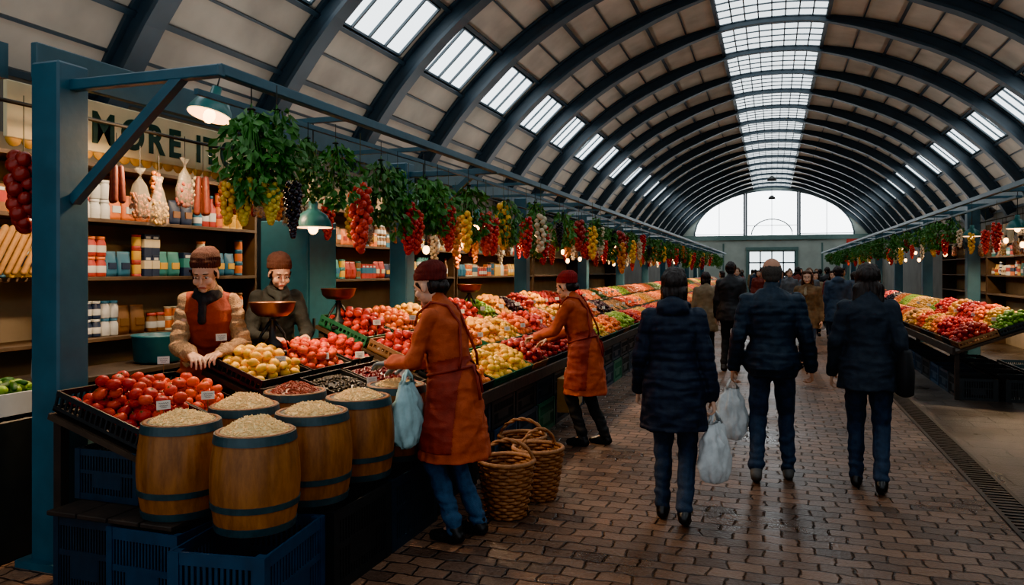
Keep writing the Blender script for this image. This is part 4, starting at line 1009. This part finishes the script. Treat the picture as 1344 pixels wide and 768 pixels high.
def fill(side,x,y0,y1,z,hmax=.3,step=None,runs=4):
    y=y0
    while y<y1:
        k=random.choices(list(labs),[3,5,3,.8,3])[0]; c1=random.choice(cn); c2=random.choice(cn); n_=random.randint(1,runs)
        if k=='bottle' and hmax<.29: k='carton'
        s_=ru(.95,1.25) if k in('carton','food_packet') else ru(.9,1.1)
        st_=max(1,min(3,int(hmax/(hh_[k]*s_)))) if k!='bottle' and k!='food_packet' else 1
        for _ in range(n_):
            if y>y1: break
            for st in range(st_):
                mk(k,goods(k,c1,c2),None,(side*(x+.1),y,z+.001+st*(hh_[k]*s_+.001)),(0,0,(0 if side<0 else pi)+ru(-.08,.08)),label='%s %s'%(c1,labs[k]),cat=k.split('_')[-1],group='groceries on the shelves',sc=s_)
            y+=(.088 if k!='food_packet' else .125)*s_+.002
fill(-1,4.9,3.4,6.35,1.55,.36,runs=3); fill(-1,4.9,3.4,6.35,2.0,.36,runs=3); fill(-1,4.9,4.3,6.3,1.08,.3,runs=2)
for a,b_ in((7.05,10.9),(11.2,15)): 
    for z in(1.5,1.9): fill(-1,4.7,a,b_,z,.3)
for a,b_ in((11.3,15.1),(15.4,19.2)):
    for z in(1.5,1.9): fill(1,4.5,a,b_,z,.3)
# sign
sg=empty('shop_sign',(-4.3,3.3,2.395),label='cream shop sign board with dark green lettering',cat='sign')
mb=MB(); mb.box((0,1.35,.17),(.03,2.7,.34),ch=.005); mk('sign_board',mb,[M('sign_cream','#ecd9a6',.6,.10,6)],parent=sg)
mb=MB()
for i in range(26): mb.lathe([(0,-.004),(.052,-.004),(.052,.004),(0,.004)],14,c=(0,.055+i*.103,.0),R=Matrix.Rotation(pi/2,3,'Y'))
mk('scalloped_edge',mb,[M('sign_yellow','#c8952b',.6,.1)],parent=sg)
def text(body,size,loc,mat,parent,rot=(pi/2,0,pi/2),off=.008,sx=1):
    for ch,dy in body:
        cu=bpy.data.curves.new('txt','FONT'); cu.body=ch; cu.size=size; cu.extrude=.003; cu.offset=off
        o=bpy.data.objects.new('t',cu); COL.objects.link(o); dg=bpy.context.evaluated_depsgraph_get()
        me=bpy.data.meshes.new_from_object(o.evaluated_get(dg)); bpy.data.objects.remove(o)
        me.materials.clear(); me.materials.append(mat)
        q=mk('sign_letter',me,None,(loc[0],loc[1]+dy,loc[2]),rot,parent=parent); q.scale=(sx,1,1)
gl=M('sign_green','#163c2e',.5,.05)
text([('I',0),('M',.09),('O',.335),('R',.575),('E',.775),('I',1.06),('T',1.15),('O',1.34)],.29,(.019,.50,.065),gl,sg,sx=.88)

lk=empty('tall_locker',(-4.25,6.2,0),label='tall teal painted metal locker',cat='locker')
mb=MB(); mb.box((0,0,1.03),(.5,.5,2.06),ch=.008); mk('locker_body',mb,[M('teal_paint','#1f5560',.5,.12)],parent=lk)
mb=MB(); mb.box((.254,0,1.03),(.012,.44,1.95),ch=.003); mk('door',mb,[MC['teal_paint']],parent=lk)
mb=MB(); mb.box((.268,-.16,1.1),(.02,.02,.12)); mk('handle',mb,[wire],parent=lk)
ct=empty('wooden_counter',(-4.62,3.3,0),label='dark wooden back counter',cat='counter')
mb=MB(); mb.box((0,1.4,.86),(.5,2.8,.04),ch=.005); mk('counter_top',mb,[woodd],parent=ct)
mb=MB(); mb.box((-.02,1.4,.42),(.44,2.7,.84)); mk('counter_body',mb,[M('counter_teal','#263f45',.6,.15)],parent=ct)
mb=MB(); mb.lathe([(.14,0),(.17,.02),(.185,.2),(.195,.21),(.19,.22),(.175,.215),(.16,.03),(0,.03)],32); mk('plastic_tub',mb,[M('teal_tub','#1f5a66',.4,.1)],(-4.55,4.75,.882),label='round teal plastic tub',cat='tub')
mb=MB(); mb.loft([(V((0,0,z)),rx,ry,None) for z,rx,ry in((0,.06,.12),(.04,.07,.13),(.25,.06,.12),(.3,.02,.12))],20); mk('paper_sack',mb,[M('printed_paper','#a9aaa2',.7,.15,14)],(-4.5,3.75,.882),(0,0,.3),label='pale printed paper sack on the counter',cat='sack')
def loaf():
    mb=MB(); mb.cap((0,0,.02),(0,0,.36),.022,.022,10); return mk('baguette',mb,[M('crust','#a87838',.7,.3,20,bump=.3)],label='long thin pale bread stick',cat='bread')
spread(loaf,[((-4.8+ru(-.02,.02),3.45+i*.06,1.57),(rad(-28),0,0),ru(.85,1)) for i in range(12)],'long breads leaning on the shelf')

copper=M('copper','#6a4832',.35,.15,8,metal=.8)
def scale():
    r=empty('weighing_scale',label='market weighing scale with copper bowl on dark stand',cat='scale')
    mb=MB(); mb.box((0,0,.02),(.2,.2,.04),ch=.01); mb.lathe([(.09,.04),(.07,.1),(.03,.14),(.02,.28),(.035,.3),(0,.3)],24); mk('stand',mb,[blackp],parent=r)
    mb=MB()
    for sx in(-1,1): mb.tube([(0,sx*.14,.04),(0,sx*.09,.17),(0,0,.3)],.014,6)
    mk('brace',mb,[blackp],parent=r)
    mb=MB(); prof=[(.03,.31),(.12,.32),(.165,.36),(.185,.43),(.19,.435),(.18,.43),(.16,.375),(.115,.335),(0,.325)]; mb.lathe(prof,36); mk('bowl',mb,[copper],parent=r)
    return r
spread(scale,[((-3.2,4.36,1.03),(0,0,-.7),.82),((-3.3,5.35,1.13),(0,0,-.7),.75),((-3.2,7.9,1.12),(0,0,-.7),.75),((-3.15,12.1,1.1),(0,0,-.7),.75)],'market scales')

wick=M('wicker','#8a5a34',.65,.35,40,bump=.4)
def basket():
    r=empty('wicker_basket',label='round brown wicker basket with arched handle',cat='basket'); mb=MB(); n=40; H_=.37
    def rr(t): return .125+.065*t**.8
    rings=17
    for i in range(rings):
        t=i/(rings-1); z=.012+H_*t; pts=[]
        for j in range(n):
            a=2*pi*j/n; q=rr(t)+.008*(1 if (j//2+i)%2 else -1)*(1 if i<rings-1 else 0); pts.append((q*math.cos(a),q*math.sin(a),z))
        mb.tube(pts,.0125 if i<rings-1 else .018,6,0,True)
    for j in range(20):
        a=2*pi*j/20; mb.tube([((rr(t))*math.cos(a),(rr(t))*math.sin(a),.01+H_*t) for t in(0,.33,.66,1)],.007,5)
    mb.lathe([(0,.004),(.13,.004),(.13,.018),(0,.018)],30); mk('basket_body',mb,[wick],parent=r)
    mb=MB()
    for ph in (0,pi):
        mb.tube([((.19*math.cos(t))*1.0,.012*math.sin(8*t+ph),H_-.02+.17*math.sin(t)+.008*math.cos(8*t+ph)) for t in np.linspace(0,pi,36)],.010,6)
    mk('handle',mb,[wick],parent=r); return r
spread(basket,[((-1.64,4.70,0),(0,0,.4),.94),((-1.56,5.14,0),(0,0,1.1),.92),((-1.78,5.46,0),(0,0,.2),.92)],'wicker baskets')

def pbag(name,lab,mat,top,h,w,rz=0,seed=0,cat='plastic bag',sc=1):
    mb=MB(); secs=[]
    for t,rx,ry in((0,.25,.25),(.04,.6,.55),(.15,.92,.85),(.35,1,.95),(.55,.85,.78),(.72,.6,.5),(.83,.38,.25)): secs.append((V((0,0,-h+h*t)),w*rx,w*.6*ry,None))
    mb.loft(secs,28,caps=False)
    bm=bmesh.new(); mm=mb.mesh(name,[mat]); bm.from_mesh(mm); 
    be=[e for e in bm.edges if e.is_boundary and e.verts[0].co.z<-h*.9]; bmesh.ops.edgeloop_fill(bm,edges=be)
    bmesh.ops.subdivide_edges(bm,edges=bm.edges[:],cuts=1,use_grid_fill=True)
    for v in bm.verts: 
        a=math.atan2(v.co.y,v.co.x); v.co+=V((math.cos(a),math.sin(a),0))*(noise.noise(v.co*22+V((seed,0,0)))*.03+.007*math.sin(a*9+v.co.z*18))+V((0,0,noise.noise(v.co*15+V((0,seed,0)))*.016))
    bm.to_mesh(mm); bm.free()
    for p in mm.polygons: p.use_smooth=True
    o=mk(name,mm,None,top,(0,0,rz),label=lab,cat=cat)
    mb=MB()
    for sx in(-1,1): 
        for q in (-1,1): mb.tube([(sx*w*.36,q*w*.1,-h*.18),(sx*w*.2,q*.01,-h*.08),(0,q*.004,.0)],[.012,.009,.006],6)
    mk('handle',mb,[mat],parent=o); return o
wb=M('white_film','#d4dde0',.25,.12,25,trans=.15,bump=.5,bscale=30); tb=M('teal_film','#a4cfd4',.25,.12,25,trans=.1,bump=.5,bscale=30)
pbag('plastic_bag','translucent grey-white plastic carrier bag held in a hand',wb,jw['HR'],.46,.13,.9,1)
pbag('plastic_bag','translucent white plastic carrier bag held in a hand',wb,jm['HL'],.48,.13,.3,2)
pbag('plastic_bag','pale teal plastic bag hanging from a forearm',tb,(jc['WL']*.25+jc['EL']*.75+V((0.04,-.07,-.03))),.46,.12,1.2,3)
pbag('plastic_bag','white plastic shopping bag held in a hand',wb,bgA['HR'],.4,.12,0,4)
kraft=M('kraft_paper','#9a7a4e',.8,.15,10,bump=.2)
for i,(x,y) in enumerate(((-1.96,7.45),(-1.96,7.78))):
    o=empty('paper_bag',(x,y,.2),(0,0,.1*i),label='brown paper carrier bag hanging from the stall edge',cat='paper bag',group='paper bags')
    mb=MB(); mb.box((0,0,.16),(.12,.3,.34),ch=.006); mk('bag_body',mb,[kraft],parent=o)
    mb=MB(); mb.tube([(0,-.06,.32),(0,-.05,.42),(0,.05,.42),(0,.06,.32)],.005,5); mk('handle',mb,[kraft],parent=o)
o=mk('tote_bag',(lambda m:(m.loft([(V((0,0,z)),rx,ry,None) for z,rx,ry in((-.26,.045,.12),(-.25,.06,.15),(-.1,.065,.16),(.05,.045,.15),(.07,.025,.145))],24),m)[-1])(MB()),[blackc],tuple(jr['SR']+V((.095,.02,-.36))),(0,0,-.1),label='large dark shoulder tote bag',cat='bag')
mb=MB(); mb.tube([(0,-.1,.05),(-.03,-.09,.2),(-.08,-.04,.4),(-.08,.04,.4),(-.03,.09,.2),(0,.1,.05)],.01,6); mk('strap',mb,[blackc],parent=o)
mb=MB(); mb.box((0,0,0),(1.2,.04,.55)); mk('wall_banner',mb,[M('red_banner','#b12a22',.6,.1)],(5.0,YE-.2,3.3),label='small red rectangular banner',cat='banner')
for y,z in((14.2,2.2),(16.4,2.2)):
    o=empty('framed_board',(3.62,y,z),label='framed pale notice board hung over the stall',cat='board',group='framed boards')
    mb=MB(); mb.box((0,0,0),(.03,.7,.4)); mk('frame',mb,[woodd],parent=o); mb=MB(); mb.box((-.017,0,0),(.006,.62,.32)); mk('panel',mb,[M('faded_print','#b5a884',.7,.3,5)],parent=o)
def hall_lamp():
    r=empty('hall_lamp',label='industrial hall lamp hanging from the ridge',cat='lamp'); mb=MB(); mb.lathe([(.2,0),(.17,.1),(.06,.2),(0,.22)],24); mk('lamp_shade',mb,[wire],parent=r); mb=MB(); mb.cyl((0,0,.2),(0,0,1.4),.01,n=6); mk('cord',mb,[wire],parent=r); return r
spread(hall_lamp,[((0,44,5.5),),((0,35,5.5),)],'hall lamps')

for sx in(-1,1):
    ld=bpy.data.lights.new('vault_fill_light','AREA'); ld.shape='RECTANGLE'; ld.size=.8; ld.size_y=YE-Y0-2; ld.energy=430; ld.color=(1,.96,.9)  # unseen area lights added to brighten the vault panels from below
    lo=bpy.data.objects.new('vault_fill_light',ld); COL.objects.link(lo); lo.location=(sx*4.4,(Y0+YE)/2,2.95); lo.rotation_euler=(pi,rad(12*sx),0)

w=bpy.data.worlds.new('World'); S.world=w; w.use_nodes=True; bg=w.node_tree.nodes['Background']; bg.inputs[0].default_value=(.74,.78,.83,1); bg.inputs[1].default_value=1.35
cd=bpy.data.cameras.new('Camera'); cam=bpy.data.objects.new('Camera',cd); COL.objects.link(cam); S.camera=cam
cam.location=(0,0,1.6); cam.rotation_euler=(pi/2,0,rad(18.83)); cd.sensor_width=36; cd.lens=36*1000/1344; cd.shift_y=-29/1344; cd.clip_end=200; cd.clip_start=.05
try: S.view_settings.look='AgX - Punchy'
except Exception: pass
